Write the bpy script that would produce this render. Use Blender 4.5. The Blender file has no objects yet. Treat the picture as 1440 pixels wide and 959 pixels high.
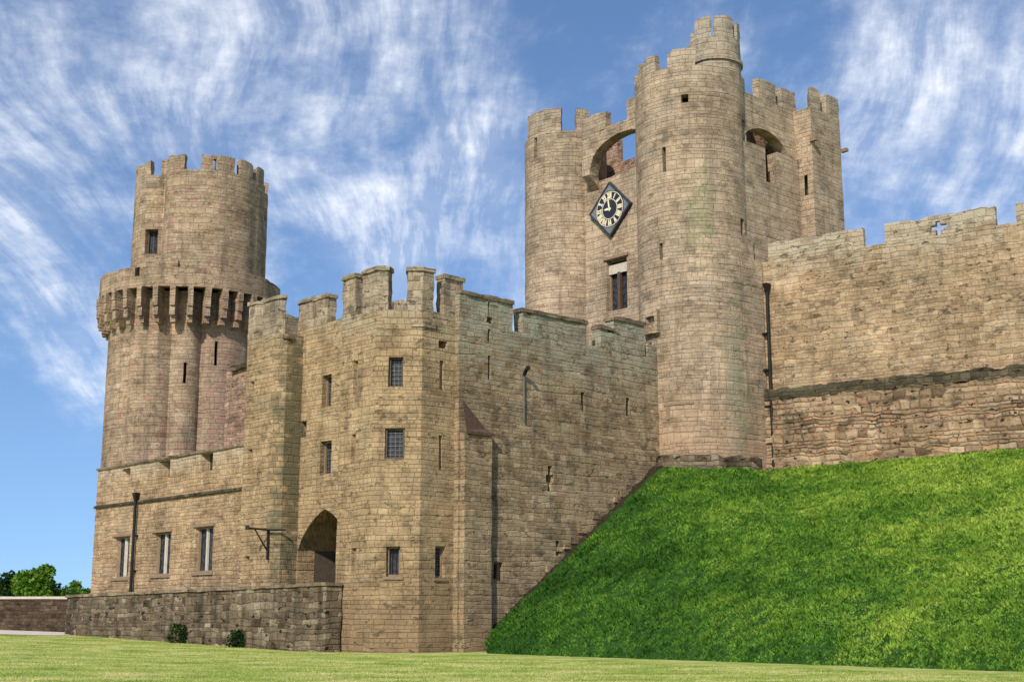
import bpy, bmesh, math, random
import numpy as np
from mathutils import Vector, noise as mnoise
random.seed(7); RNG = np.random.default_rng(11)
R_ = math.radians
scn = bpy.context.scene
COL = scn.collection

# ------------------------------------------------------------------ camera, sky, sun
PITCH = math.atan((865 - 479.5) / 1900)
CAM_Z = 1.6
cam_d = bpy.data.cameras.new("camera"); cam = bpy.data.objects.new("camera", cam_d); COL.objects.link(cam)
cam.location = (0, 0, CAM_Z); cam.rotation_euler = (math.pi / 2 + PITCH, 0, 0)
cam_d.sensor_width = 36; cam_d.lens = 36 * 1900 / 1440; cam_d.clip_start = 0.5; cam_d.clip_end = 8000
scn.camera = cam

TO_SUN = Vector((-0.29, -0.75, 0.60)).normalized()
sun_d = bpy.data.lights.new("sun", 'SUN'); sun = bpy.data.objects.new("sun", sun_d); COL.objects.link(sun)
sun_d.energy = 3.6; sun_d.angle = R_(1.5); sun_d.color = (1.0, 0.93, 0.82)
sun.rotation_euler = TO_SUN.to_track_quat('Z', 'Y').to_euler(); sun.location = (-40, -40, 60)

scn.view_settings.view_transform = 'Standard'; scn.view_settings.look = 'None'
scn.view_settings.exposure = 0.32; scn.view_settings.gamma = 1.0; scn.view_settings.use_curve_mapping = False


class G:
    """little helper to wire shader nodes"""
    def __init__(s, tree): s.t = tree; s.n = tree.nodes; s.l = tree.links
    def _set(s, sock, v):
        if hasattr(v, 'is_linked') or hasattr(v, 'links'): s.l.new(v, sock)
        else: sock.default_value = v
    def math(s, op, a, b=None, c=None, clamp=False):
        n = s.n.new('ShaderNodeMath'); n.operation = op; n.use_clamp = clamp
        s._set(n.inputs[0], a)
        if b is not None: s._set(n.inputs[1], b)
        if c is not None: s._set(n.inputs[2], c)
        return n.outputs[0]
    def vmath(s, op, a, b=None, scale=None):
        n = s.n.new('ShaderNodeVectorMath'); n.operation = op
        s._set(n.inputs[0], a)
        if b is not None: s._set(n.inputs[1], b)
        if scale is not None: s._set(n.inputs['Scale'], scale)
        return n.outputs['Value'] if op in ('DISTANCE', 'LENGTH', 'DOT_PRODUCT') else n.outputs[0]
    def comb(s, x=0.0, y=0.0, z=0.0):
        n = s.n.new('ShaderNodeCombineXYZ')
        for i, v in enumerate((x, y, z)): s._set(n.inputs[i], v)
        return n.outputs[0]
    def sep(s, v):
        n = s.n.new('ShaderNodeSeparateXYZ'); s._set(n.inputs[0], v); return n.outputs
    def noise(s, vec, scale, detail=3, rough=.55, dim='3D', distort=0.0, col=False):
        n = s.n.new('ShaderNodeTexNoise'); n.noise_dimensions = dim
        if dim == '1D': s._set(n.inputs['W'], vec)
        else: s._set(n.inputs['Vector'], vec)
        n.inputs['Scale'].default_value = scale; n.inputs['Detail'].default_value = detail
        n.inputs['Roughness'].default_value = rough; n.inputs['Distortion'].default_value = distort
        return n.outputs['Color'] if col else n.outputs['Fac']
    def white(s, vec, dim='2D'):
        n = s.n.new('ShaderNodeTexWhiteNoise'); n.noise_dimensions = dim
        if dim == '1D': s._set(n.inputs['W'], vec)
        else: s._set(n.inputs['Vector'], vec)
        return n.outputs
    def mr(s, v, a, b, c=0.0, d=1.0, smooth=True):
        n = s.n.new('ShaderNodeMapRange'); n.interpolation_type = 'SMOOTHSTEP' if smooth else 'LINEAR'
        n.clamp = True
        for i, x in enumerate((v, a, b, c, d)): s._set(n.inputs[i], x)
        return n.outputs[0]
    def mix(s, f, a, b, blend='MIX'):
        n = s.n.new('ShaderNodeMix'); n.data_type = 'RGBA'; n.blend_type = blend
        s._set(n.inputs[0], f); s._set(n.inputs[6], col4(a)); s._set(n.inputs[7], col4(b))
        return n.outputs[2]
    def ramp(s, f, stops, mode='LINEAR'):
        n = s.n.new('ShaderNodeValToRGB'); n.color_ramp.interpolation = mode
        e = n.color_ramp.elements
        while len(e) < len(stops): e.new(0.5)
        for el, (p, c) in zip(e, stops): el.position = p; el.color = col4(c)
        s._set(n.inputs[0], f); return n.outputs[0]


def col4(c):
    return (c[0], c[1], c[2], 1.0) if isinstance(c, (tuple, list)) and len(c) == 3 else c


def pix_dir(px, py):
    """direction of a surveyed photo point, used to measure where features sit on the real walls"""
    x = (px - 720) / 1900; y = -(py - 479.5) / 1900
    c, s = math.cos(PITCH), math.sin(PITCH)
    return Vector((x, c - y * s, s + y * c))


# ---- world: Nishita sky with thin cirrus streaks
world = bpy.data.worlds.new("World"); scn.world = world; world.use_nodes = True
g = G(world.node_tree); g.n.clear()
sky = g.n.new('ShaderNodeTexSky'); sky.sky_type = 'NISHITA'; sky.sun_disc = False
sky.sun_elevation = math.asin(TO_SUN.z); sky.sun_rotation = math.atan2(TO_SUN.x, TO_SUN.y)
sky.altitude = 100; sky.air_density = 1.0; sky.dust_density = 0.6; sky.ozone_density = 2.2
tc = g.n.new('ShaderNodeTexCoord')
d = tc.outputs['Generated']
g.l.new(g.vmath('NORMALIZE', g.vmath('ADD', d, (0, 0, 0.14))), sky.inputs[0])
dx, dy, dz = g.sep(d)
hz = g.math('ADD', g.math('MAXIMUM', dz, 0.0), 0.30)
pa = g.math('DIVIDE', dx, hz); pb = g.math('DIVIDE', dy, hz)
plane = g.comb(pa, pb, 0.0)
warp = g.noise(plane, 0.9, 2, .5, col=True)
warp = g.vmath('SCALE', g.vmath('SUBTRACT', warp, (0.5, 0.5, 0.5)), scale=0.55)
wp = g.vmath('ADD', plane, warp)
wx, wy, wz = g.sep(wp)
streak = g.noise(g.comb(g.math('MULTIPLY', wx, 15.0), g.math('MULTIPLY', wy, 2.4), 3.3), 1.0, 9, .64)
fine = g.noise(g.comb(g.math('MULTIPLY', wx, 60.0), g.math('MULTIPLY', wy, 9.0), 1.1), 1.0, 5, .62)
lump = g.noise(g.comb(g.math('MULTIPLY', wx, 4.4), g.math('MULTIPLY', wy, 2.6), 12.7), 1.0, 6, .62)
puff = g.noise(plane, 11.0, 7, .66)
veil = lump
cover = 0.0
for px, py, rad, amt in [(40, 150, .075, .17), (250, 120, .05, .08), (500, 60, .075, .17), (690, 60, .05, .10), (560, 180, .07, .09),
                         (690, 330, .065, .22), (470, 290, .05, .10), (640, 250, .07, .22), (560, 330, .05, .12), (330, 120, .05, .10), (95, 590, .045, .26), (60, 380, .06, .05),
                         (1330, 210, .095, .26), (1260, 70, .05, .12), (1420, 90, .06, .16), (1240, 300, .05, .12), (150, 240, .05, .06),
                         (900, 40, .085, -.26), (60, 750, .09, -.34), (20, 560, .03, -.2), (1090, 50, .05, -.14), (830, 120, .05, -.10),
                         (330, 250, .04, -.10), (440, 370, .04, -.12), (1160, 60, .03, -.06), (60, 280, .03, -.10), (10, 660, .06, -.16)]:
    v = pix_dir(px, py).normalized()
    dist = g.vmath('DISTANCE', d, tuple(v))
    b = g.mr(dist, 0.0, rad * 1.9, amt * (.42 if amt > 0 else .55), 0.0)
    cover = b if isinstance(cover, float) else g.math('ADD', cover, b)
veil = g.math('ADD', veil, cover)
veil = g.math('ADD', veil, g.math('MULTIPLY', g.math('SUBTRACT', puff, .5), .30))
body = g.math('MULTIPLY', g.mr(veil, 0.36, 0.86), g.mr(dz, 0.0, 0.06))
fil = g.math('ADD', g.math('MULTIPLY', streak, .8), g.math('MULTIPLY', fine, .2))
fil = g.mr(g.math('ADD', fil, g.math('MULTIPLY', g.math('SUBTRACT', puff, .5), .26)), .42, .64, 0.0, 1.0, smooth=False)
cl = g.math('ADD', g.math('MULTIPLY', body, .26), g.math('MULTIPLY', g.math('MULTIPLY', body, fil), .95))
cl = g.math('MINIMUM', cl, .93)
SKY_TINT = g.mix(1.0, sky.outputs[0], (0.90, 1.02, 1.15), 'MULTIPLY')
skyc = g.mix(cl, SKY_TINT, (7.4, 7.7, 8.3))
bg = g.n.new('ShaderNodeBackground'); g.l.new(skyc, bg.inputs[0]); bg.inputs[1].default_value = 0.115
wo = g.n.new('ShaderNodeOutputWorld'); g.l.new(bg.outputs[0], wo.inputs[0])


# ------------------------------------------------------------------ scene helpers
def thing(name, label, cat, loc=(0, 0, 0), group=None):
    o = bpy.data.objects.new(name, None); COL.objects.link(o); o.location = loc
    o.empty_display_size = 0.3
    o["label"] = label; o["category"] = cat
    o["kind"] = "thing"
    if group: o["group"] = group
    return o


def root_of(p):
    while p.parent: p = p.parent
    return p


def obj(name, bm, mat, parent=None, smooth=None, label=None):
    if parent is not None:
        L = Vector(root_of(parent).location)
        if L.length: bmesh.ops.translate(bm, verts=bm.verts, vec=-L)
    me = bpy.data.meshes.new(name); bm.to_mesh(me); bm.free()
    me.materials.append(mat)
    if smooth is not None:
        me.shade_smooth()
        me.set_sharp_from_angle(angle=R_(smooth))
    o = bpy.data.objects.new(name, me); COL.objects.link(o)
    if parent is not None: o.parent = parent
    if label: o["label"] = label
    return o


def copy_tree(o, parent=None):
    c = o.copy(); COL.objects.link(c)
    if parent is not None: c.parent = parent
    for ch in list(o.children): copy_tree(ch, c)
    return c


def newbm():
    bm = bmesh.new(); bm.loops.layers.uv.new("UVMap"); return bm


class Path:
    """plan line of a wall, left to right as seen from outside; u = metres along it"""
    def __init__(s, pts, closed=False):
        s.p = [Vector((a[0], a[1])) for a in pts]; s.closed = closed
        if closed: s.p.append(s.p[0].copy())
        s.u = [0.0]
        for a, b in zip(s.p, s.p[1:]): s.u.append(s.u[-1] + (b - a).length)
        n = len(s.p); seg = []
        for a, b in zip(s.p, s.p[1:]):
            t = (b - a).normalized(); seg.append(Vector((t.y, -t.x)))
        s.seg = seg; s.m = []
        for i in range(n):
            if closed: n0, n1 = seg[i - 1 if i > 0 else -1], seg[i if i < n - 1 else 0]
            else: n0, n1 = seg[max(i - 1, 0)], seg[min(i, n - 2)]
            m = (n0 + n1).normalized(); s.m.append(m / max(0.35, m.dot(n0)))
        s.len = s.u[-1]
    def at(s, u, d=0.0):
        u = min(max(u, 0.0), s.len)
        i = 0
        while i < len(s.u) - 2 and u > s.u[i + 1]: i += 1
        f = (u - s.u[i]) / (s.u[i + 1] - s.u[i])
        return s.p[i].lerp(s.p[i + 1], f) - s.m[i].lerp(s.m[i + 1], f) * d
    def normal(s, u):
        i = 0
        while i < len(s.u) - 2 and u > s.u[i + 1]: i += 1
        return s.seg[i]
    def hit(s, px, py):
        """where a surveyed sight line meets this wall: (u, z)"""
        r = pix_dir(px, py); best = None
        for i, (a, b) in enumerate(zip(s.p, s.p[1:])):
            if s.seg[i].dot(Vector((r.x, r.y))) >= 0: continue
            e = b - a; det = r.x * (-e.y) + e.x * r.y
            if abs(det) < 1e-9: continue
            k = (a.x * (-e.y) + e.x * a.y) / det
            f = (r.x * a.y - r.y * a.x) / det
            lo = -1e-6 if (s.closed or i > 0) else -9.0
            hi = 1 + 1e-6 if (s.closed or i < len(s.seg) - 1) else 9.0
            if lo <= f <= hi and k > 0 and (best is None or k < best[0]):
                best = (k, s.u[i] + f * (s.u[i + 1] - s.u[i]), CAM_Z + r.z * k)
        if best is None:                                     # past the edge of a round tower: its outline
            br = r.x / r.y
            i = min(range(len(s.p) - 1), key=lambda j: abs(s.p[j].x / s.p[j].y - br) + (1e-3 * s.p[j].y if s.closed else 0))
            k = s.p[i].y / r.y
            return s.u[i], CAM_Z + r.z * k
        return best[1], best[2]
    def rect(s, x0, x1, y0, y1):
        ym, xm = (y0 + y1) / 2, (x0 + x1) / 2
        a, b = s.hit(x0, ym)[0], s.hit(x1, ym)[0]
        return (min(a, b), max(a, b), s.hit(xm, y1)[1], s.hit(xm, y0)[1])


def circle(c, r, n=56, r2=None):
    # starts at the far side, runs left to right as seen from outside (near side in the middle)
    return Path([(c[0] + r * math.sin(-2 * math.pi * k / n), c[1] + r * math.cos(-2 * math.pi * k / n)) for k in range(n)], True)


def shell(bm, path, z0, z1, T, holes=(), ua=None, ub=None, d0=0.0, du=0.55, dz=0.55, cap=True, wear=0.0, back=True, slope=0.0):
    """a wall of thickness T along path between z0 and z1 with openings cut through it"""
    uvl = bm.loops.layers.uv.active
    full = path.closed and ua is None
    ua = 0.0 if ua is None else ua; ub = path.len if ub is None else ub
    L = {round(ua, 4), round(ub, 4)} | {round(x, 4) for x in path.u if ua < x < ub}
    Z = {round(z0, 4), round(z1, 4)}
    for h in holes:
        for x in h[:2]:
            if ua < x < ub: L.add(round(x, 4))
        for z in h[2:4]:
            if z0 < z < z1: Z.add(round(z, 4))
    def fill(S, step):
        S = sorted(S); out = [S[0]]
        for b in S[1:]:
            if b - out[-1] < 0.012: continue
            k = max(1, math.ceil((b - out[-1]) / step - 0.2)); a = out[-1]
            out += [a + (b - a) * (i + 1) / k for i in range(k)]
        return out
    us, zs = fill(L, du), fill(Z, dz)
    nu, nz = len(us) - 1, len(zs) - 1
    occ = [[not any(h[0] < (us[i] + us[i + 1]) / 2 < h[1] and h[2] < (zs[j] + zs[j + 1]) / 2 < h[3] for h in holes)
            for j in range(nz)] for i in range(nu)]
    V = {}
    def vert(i, j, k):
        if full and i == nu: i = 0
        key = (i, j, k)
        if key not in V:
            dd = d0 + (T if k else 0.0) - (slope * (1 - (zs[j] - z0) / (z1 - z0)) if not k else 0.0)
            p = path.at(us[i], dd); z = zs[j]
            if wear and j == nz:
                z -= wear * max(0.0, mnoise.noise(Vector((p.x * 1.6, p.y * 1.6, 3.1)))) * 1.6
            V[key] = bm.verts.new((p.x, p.y, z))
        return V[key]
    def quad(ks, uvs):
        try: f = bm.faces.new([vert(*k) for k in ks])
        except ValueError: return
        for lp, uv in zip(f.loops, uvs): lp[uvl].uv = uv
    for i in range(nu):
        for j in range(nz):
            if not occ[i][j]: continue
            a, b, c, e = us[i], us[i + 1], zs[j], zs[j + 1]
            quad([(i, j, 0), (i + 1, j, 0), (i + 1, j + 1, 0), (i, j + 1, 0)], [(a, c), (b, c), (b, e), (a, e)])
            if back: quad([(i + 1, j, 1), (i, j, 1), (i, j + 1, 1), (i + 1, j + 1, 1)], [(b + 31, c), (a + 31, c), (a + 31, e), (b + 31, e)])
            lf = occ[i - 1][j] if i > 0 else (occ[nu - 1][j] if full else False)
            rt = occ[i + 1][j] if i < nu - 1 else (occ[0][j] if full else False)
            if not lf: quad([(i, j, 1), (i, j, 0), (i, j + 1, 0), (i, j + 1, 1)], [(a - T, c), (a, c), (a, e), (a - T, e)])
            if not rt: quad([(i + 1, j, 0), (i + 1, j, 1), (i + 1, j + 1, 1), (i + 1, j + 1, 0)], [(b, c), (b + T, c), (b + T, e), (b, e)])
            up = occ[i][j + 1] if j < nz - 1 else False
            dn = occ[i][j - 1] if j > 0 else (not cap)
            if not up: quad([(i, j + 1, 0), (i + 1, j + 1, 0), (i + 1, j + 1, 1), (i, j + 1, 1)], [(a, e), (b, e), (b, e + T), (a, e + T)])
            if not dn: quad([(i + 1, j, 0), (i, j, 0), (i, j, 1), (i + 1, j, 1)], [(b, c), (a, c), (a, c - T), (b, c - T)])
    return bm


def jitter(bm, a=0.02, s=1.4):
    for v in bm.verts:
        p = v.co
        n1 = mnoise.noise_vector(p * s) ; n2 = mnoise.noise_vector(p * s * 3.1 + Vector((9, 2, 5)))
        v.co = p + n1 * a + n2 * a * 0.6
    return bm


def polycap(bm, path, z, d=0.0):
    uvl = bm.loops.layers.uv.active
    vs = []
    for u in path.u[:-1]:
        p = path.at(u, d); vs.append(bm.verts.new((p.x, p.y, z)))
    f = bm.faces.new(vs)
    for lp in f.loops: lp[uvl].uv = lp.vert.co.xy
    return bm


def box(bm, c, size, rot=0.0, taper=1.0):
    """box centred at c (x,y,z) with size (along, across, up), turned by rot about z"""
    uvl = bm.loops.layers.uv.active
    ca, sa = math.cos(rot), math.sin(rot); vs = []
    for k in (-1, 1):
        t = taper if k > 0 else 1.0
        for i, j in ((-1, -1), (1, -1), (1, 1), (-1, 1)):
            x, y = i * size[0] / 2 * t, j * size[1] / 2 * t
            vs.append(bm.verts.new((c[0] + x * ca - y * sa, c[1] + x * sa + y * ca, c[2] + k * size[2] / 2)))
    for q in ((3, 2, 1, 0), (4, 5, 6, 7), (0, 1, 5, 4), (1, 2, 6, 5), (2, 3, 7, 6), (3, 0, 4, 7)):
        f = bm.faces.new([vs[i] for i in q])
        for lp in f.loops:
            p = lp.vert.co; lp[uvl].uv = (p.x * 0.7 + p.y * 0.7, p.z)
    return bm


def tube(bm, pts, r, n=10, cap=True):
    uvl = bm.loops.layers.uv.active
    pts = [Vector(p) for p in pts]; rings = []
    for i, p in enumerate(pts):
        t = (pts[min(i + 1, len(pts) - 1)] - pts[max(i - 1, 0)]).normalized()
        a = t.orthogonal().normalized(); b = t.cross(a)
        rr = r[i] if isinstance(r, (list, tuple)) else r
        rings.append([bm.verts.new(p + (a * math.cos(2 * math.pi * k / n) + b * math.sin(2 * math.pi * k / n)) * rr) for k in range(n)])
    for A, B in zip(rings, rings[1:]):
        # align rings that use different orthogonal frames
        off = min(range(n), key=lambda o: (A[0].co - B[o].co).length)
        for k in range(n):
            bm.faces.new([A[k], A[(k + 1) % n], B[(k + 1 + off) % n], B[(k + off) % n]])
    if cap:
        bm.faces.new(rings[0][::-1]); bm.faces.new(rings[-1])
    return bm


# ------------------------------------------------------------------ materials
def mat_new(name):
    m = bpy.data.materials.new(name); m.use_nodes = True
    gg = G(m.node_tree); gg.n.clear()
    out = gg.n.new('ShaderNodeOutputMaterial'); b = gg.n.new('ShaderNodeBsdfPrincipled')
    gg.l.new(b.outputs[0], out.inputs[0])
    return m, gg, b


def stone(name, pale, mid, dark, accent, ch=0.27, bw=0.5, joint=0.018, irregular=0.3, contrast=1.0, streaks=0.35,
          bump=0.75, patches=(), bands=(), accent_amt=0.08, pits=0.45, mortar=0.8, dirt=1.0, jvis=.44, seed=0.0):
    """coursed masonry: stones of uneven size and colour, joints, pits, run-off streaks, stains with their own shape"""
    ch *= .80; bw *= .84
    m, g, b = mat_new(name)
    uv = g.n.new('ShaderNodeUVMap').outputs[0]
    geo = g.n.new('ShaderNodeNewGeometry'); P = geo.outputs['Position']
    u, v, _ = g.sep(uv)
    wn = g.noise(uv, 0.55, 2, .5, col=True); wx, wy, _ = g.sep(wn)
    jn = g.noise(uv, 3.6, 3, .6, col=True); jx, jy, _ = g.sep(jn)
    v1 = g.math('ADD', v, g.math('MULTIPLY', g.math('SUBTRACT', wy, .5), 0.34 * irregular))
    v1 = g.math('ADD', v1, g.math('MULTIPLY', g.math('SUBTRACT', jy, .5), 0.14 * irregular))
    u1 = g.math('ADD', u, g.math('MULTIPLY', g.math('SUBTRACT', jx, .5), 0.20 * irregular))
    u1 = g.math('ADD', u1, seed * 3.7)
    zone = g.math('GREATER_THAN', g.noise(g.vmath('MULTIPLY', uv, (.20, .34, 1.0)), 1.0, 2, .5), .53)   # rebuilt stretches with taller courses
    v1 = g.math('MULTIPLY', v1, g.math('SUBTRACT', 1.0, g.math('MULTIPLY', zone, .33)))
    rows = g.math('ADD', g.math('DIVIDE', v1, ch), g.math('MULTIPLY', g.noise(v, 1.3, 1, dim='1D'), 1.6))
    row = g.math('FLOOR', rows); fv = g.math('FRACT', rows)
    rr = g.white(g.math('ADD', row, seed), '1D')[0]
    w = g.math('MULTIPLY', g.math('ADD', g.math('MULTIPLY', rr, 0.9), 0.6), bw)
    cols = g.math('ADD', g.math('DIVIDE', u1, w), g.math('MULTIPLY', rr, 37.0))
    colm = g.math('FLOOR', cols); fu = g.math('FRACT', cols)
    wv = g.white(g.comb(colm, row, seed), '3D'); cr = wv[0]; cc = g.sep(wv[1])
    du = g.math('MULTIPLY', g.math('MINIMUM', fu, g.math('SUBTRACT', 1.0, fu)), w)
    dv = g.math('MULTIPLY', g.math('MINIMUM', fv, g.math('SUBTRACT', 1.0, fv)), ch * 0.8)
    dj = g.math('MINIMUM', du, dv)
    inside = g.mr(dj, joint * 0.15, joint * 1.3)
    base = g.ramp(cr, [(0.0, dark), (0.22, mid), (0.62, mid), (1.0, pale)])
    base = g.mix(1.0 - contrast, base, mid) if contrast < 1 else base
    base = g.mix(1.0, base, (.955, .865, .825), 'MULTIPLY')
    acc = g.mr(cc[1], 1.0 - accent_amt * 1.4, 1.0 - accent_amt * 0.7)
    base = g.mix(acc, base, accent)
    # weathering
    big = g.noise(P, 0.33, 4, .6); med = g.noise(P, 1.5, 4, .62); fin = g.noise(P, 9.0, 4, .65)
    lay = g.noise(g.comb(g.math('MULTIPLY', u, .55), g.math('MULTIPLY', v, 3.1), seed), 1.0, 4, .6)
    tone = g.math('ADD', g.math('MULTIPLY', big, 0.70), g.math('ADD', g.math('MULTIPLY', med, 0.65), g.math('MULTIPLY', fin, 0.50)))
    tone = g.math('ADD', tone, g.math('MULTIPLY', lay, .65))
    tone = g.mr(tone, 0.90, 1.60, 0.36, 1.56, smooth=False)
    base = g.mix(1.0, base, g.comb(tone, tone, tone), 'MULTIPLY')
    hue = g.noise(P, .5, 3, .6)
    base = g.mix(g.mr(hue, .52, .72, 0, .30), base, (mid[0] * 1.02, mid[1] * .86, mid[2] * .78))
    base = g.mix(g.mr(hue, .48, .30, 0, .35), base, (mid[0] * .80, mid[1] * .86, mid[2] * .92))
    blot = g.noise(g.vmath('MULTIPLY', P, (1.0, 1.0, 1.6)), .9, 7, .68)
    base = g.mix(g.mr(blot, .52, .66, 0, .68 * dirt), base, (dark[0] * .48, dark[1] * .46, dark[2] * .46))
    sx, sy, sz = g.sep(P)
    if streaks:
        st = g.noise(g.comb(g.math('MULTIPLY', u, 1.5), g.math('MULTIPLY', v, 0.13), seed), 1.0, 4, .6)
        st = g.mr(st, 0.48, 0.74, 0.0, min(.8, streaks * 1.5))
        base = g.mix(st, base, (dark[0] * .45, dark[1] * .46, dark[2] * .5))
    for z_lo, z_hi, colr, amt in bands:        # weather bands: amount falls from z_lo to z_hi (either way up), broken by noise
        zz = g.math('ADD', sz, g.math('MULTIPLY', g.math('SUBTRACT', med, .5), abs(z_hi - z_lo) * 1.2))
        f = g.mr(zz, z_lo, z_hi, 1.0, 0.0)
        f = g.math('MULTIPLY', f, g.mr(g.math('ADD', g.math('MULTIPLY', cr, .35), g.math('MULTIPLY', med, .65)), 0.25, 0.6, amt * .35, amt))
        base = g.mix(f, base, colr)
    for c, rad, colr, amt in patches:
        dd = g.vmath('LENGTH', g.vmath('DIVIDE', g.vmath('SUBTRACT', P, c), rad))
        dd = g.math('ADD', dd, g.math('MULTIPLY', g.math('SUBTRACT', med, .5), 2.6))
        dd = g.math('ADD', dd, g.math('MULTIPLY', g.math('SUBTRACT', cr, .5), .35))
        f = g.mr(dd, 0.25, 1.1, amt, 0.0)
        base = g.mix(f, base, colr)
    # joints: recessed and darker in places, pale lime in others
    lime = g.mr(big, 0.42, 0.62)
    jc = g.mix(lime, (dark[0] * mortar * .58, dark[1] * mortar * .54, dark[2] * mortar * .5), (mid[0] * .86, mid[1] * .86, mid[2] * .86))
    see = g.mr(g.noise(uv, 1.1, 4, .6), .40, .66, .06, jvis)          # joints show in places only
    colr = g.mix(g.math('MULTIPLY', g.math('SUBTRACT', 1.0, inside), see), base, jc)
    # pits: lost stones and holes, coloured darker than the stone
    pt = g.noise(g.comb(u, g.math('MULTIPLY', v, 1.7), seed), 2.3, 4, .6)
    pk = g.mr(pt, 0.61, 0.67, 0.0, min(1.0, pits * 1.3))
    colr = g.mix(pk, colr, (dark[0] * .28, dark[1] * .27, dark[2] * .28))
    g.l.new(colr, b.inputs['Base Color'])
    b.inputs['Roughness'].default_value = 0.95
    b.inputs['Specular IOR Level'].default_value = 0.15
    h = g.math('ADD', g.math('MULTIPLY', inside, 0.5), g.math('MULTIPLY', cc[2], 0.35))
    h = g.math('ADD', h, g.math('MULTIPLY', fin, 0.45)); h = g.math('ADD', h, g.math('MULTIPLY', med, 0.6))
    h = g.math('SUBTRACT', h, g.math('MULTIPLY', pk, 1.2))
    bp = g.n.new('ShaderNodeBump'); bp.inputs['Strength'].default_value = bump; bp.inputs['Distance'].default_value = 0.09
    g.l.new(h, bp.inputs['Height']); g.l.new(bp.outputs[0], b.inputs['Normal'])
    return m


def simple(name, c, rough=0.7, metal=0.0, var=0.25, scale=6.0, spec=0.3):
    m, g, b = mat_new(name)
    geo = g.n.new('ShaderNodeNewGeometry')
    n = g.noise(geo.outputs['Position'], scale, 4, .6)
    k = g.mr(n, 0.3, 0.7, 1 - var, 1 + var, smooth=False)
    g.l.new(g.mix(1.0, c, g.comb(k, k, k), 'MULTIPLY'), b.inputs['Base Color'])
    b.inputs['Roughness'].default_value = rough; b.inputs['Metallic'].default_value = metal
    b.inputs['Specular IOR Level'].default_value = spec
    return m


PALE, MID, DARK, RUST = (.47, .372, .228), (.375, .287, .166), (.27, .198, .112), (.37, .245, .13)
GREY_L = (.36, .345, .28)
M_oct = stone("stone_front", PALE, MID, DARK, RUST, ch=.25, bw=.48, contrast=.5, streaks=.30, seed=1,
              bands=[(5.6, 0.5, (.235, .150, .090), 0.0), (0.4, 4.2, (.19, .122, .072), .75), (16.6, 13.6, (.33, .315, .24), .70)], accent_amt=.06)
M_octm = stone("stone_front_parapet", (.43, .38, .28), (.33, .285, .20), (.19, .15, .10), (.33, .25, .16), ch=.34, bw=.55, contrast=1.0, streaks=.35, seed=2, pits=.5,
               bump=.7, irregular=.8)
M_left = stone("stone_flank", PALE, MID, DARK, RUST, ch=.26, bw=.5, contrast=.5, streaks=.35, seed=3, bands=[(18, 14.5, (.34, .32, .25), .65)],
               patches=[((-10.9, 67.0, 10), (1.05, 1.6, 12.0), (.135, .12, .07), .95)])  # dark olive patch over the turret's right-hand faces
M_gate = stone("stone_gate", PALE, MID, DARK, RUST, ch=.26, bw=.5, contrast=.5, streaks=.3, seed=4, bands=[(17.5, 14.5, (.33, .30, .22), .6)])
M_side = stone("stone_side", (.45, .38, .25), (.335, .268, .165), (.20, .152, .095), (.30, .19, .11), ch=.25, bw=.5, contrast=.7, streaks=.4, seed=5,
               bands=[(16.8, 11.6, (.305, .300, .225), .9), (1.0, 4.5, (.22, .15, .09), .5)], pits=.45, irregular=.7, accent_amt=.1)
M_range = stone("stone_range", (.52, .41, .255), (.41, .31, .185), (.28, .20, .118), (.33, .20, .115), ch=.24, bw=.42, contrast=.65, streaks=.2, seed=6,
                bands=[(10.4, 9.0, (.45, .38, .28), .6)], pits=.3, irregular=.7)
M_drum = stone("stone_great_tower", (.49, .40, .28), (.375, .297, .20), (.235, .18, .118), (.36, .21, .155), jvis=.26, ch=.29, bw=.55, contrast=.45, streaks=.5, seed=7,
               patches=[((-18.2, 87.4, 15), (2.2, 4, 9), (.36, .215, .165), .75), ((-20.5, 86.2, 19.5), (1.2, 3, 2.2), (.36, .22, .17), .6)],
               bands=[(34, 29.5, (.30, .255, .19), .6)], pits=.3)
M_clock = stone("stone_gatehouse", (.50, .42, .305), (.40, .325, .228), (.275, .215, .145), (.37, .27, .175), jvis=.26, ch=.29, bw=.58, contrast=.5, streaks=.35, seed=8,
                bands=[(9.5, 14.5, (.385, .245, .145), .65), (34, 29, (.33, .30, .24), .6)],
                patches=[((10.2, 69.8, 22.5), (.9, 2, 3.4), (.26, .275, .14), .45), ((11.9, 70.4, 14), (.9, 2, 5.5), (.245, .245, .165), .6)], pits=.22, accent_amt=.06)
M_curt = stone("stone_curtain", (.47, .38, .245), (.37, .282, .172), (.225, .168, .10), (.36, .235, .13), ch=.25, bw=.6, contrast=.85, streaks=.25, seed=9,
               bands=[(21.9, 18.8, (.42, .375, .28), .75)], pits=.55, irregular=.7, accent_amt=.06, bump=.7)
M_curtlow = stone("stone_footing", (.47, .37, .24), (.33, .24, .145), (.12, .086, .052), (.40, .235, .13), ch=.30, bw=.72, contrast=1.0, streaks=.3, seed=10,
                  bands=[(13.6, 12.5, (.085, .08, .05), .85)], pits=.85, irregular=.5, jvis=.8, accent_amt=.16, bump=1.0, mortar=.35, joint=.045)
M_low = stone("stone_moat_wall", (.31, .275, .195), (.155, .125, .083), (.06, .047, .031), (.19, .14, .09), ch=.30, bw=.62, contrast=1.0, streaks=.5, seed=11, pits=.8,
              irregular=1.0, bump=.8, mortar=.5, joint=.03)
M_far = stone("stone_far_wall", (.12, .095, .062), (.08, .06, .04), (.05, .036, .025), (.1, .07, .045), ch=.25, bw=.5, streaks=.3, seed=12)
M_coping = stone("stone_coping", (.34, .29, .20), (.22, .18, .12), (.11, .088, .06), (.2, .13, .08), ch=.5, bw=.8, streaks=.2, seed=13, pits=.3)
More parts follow.
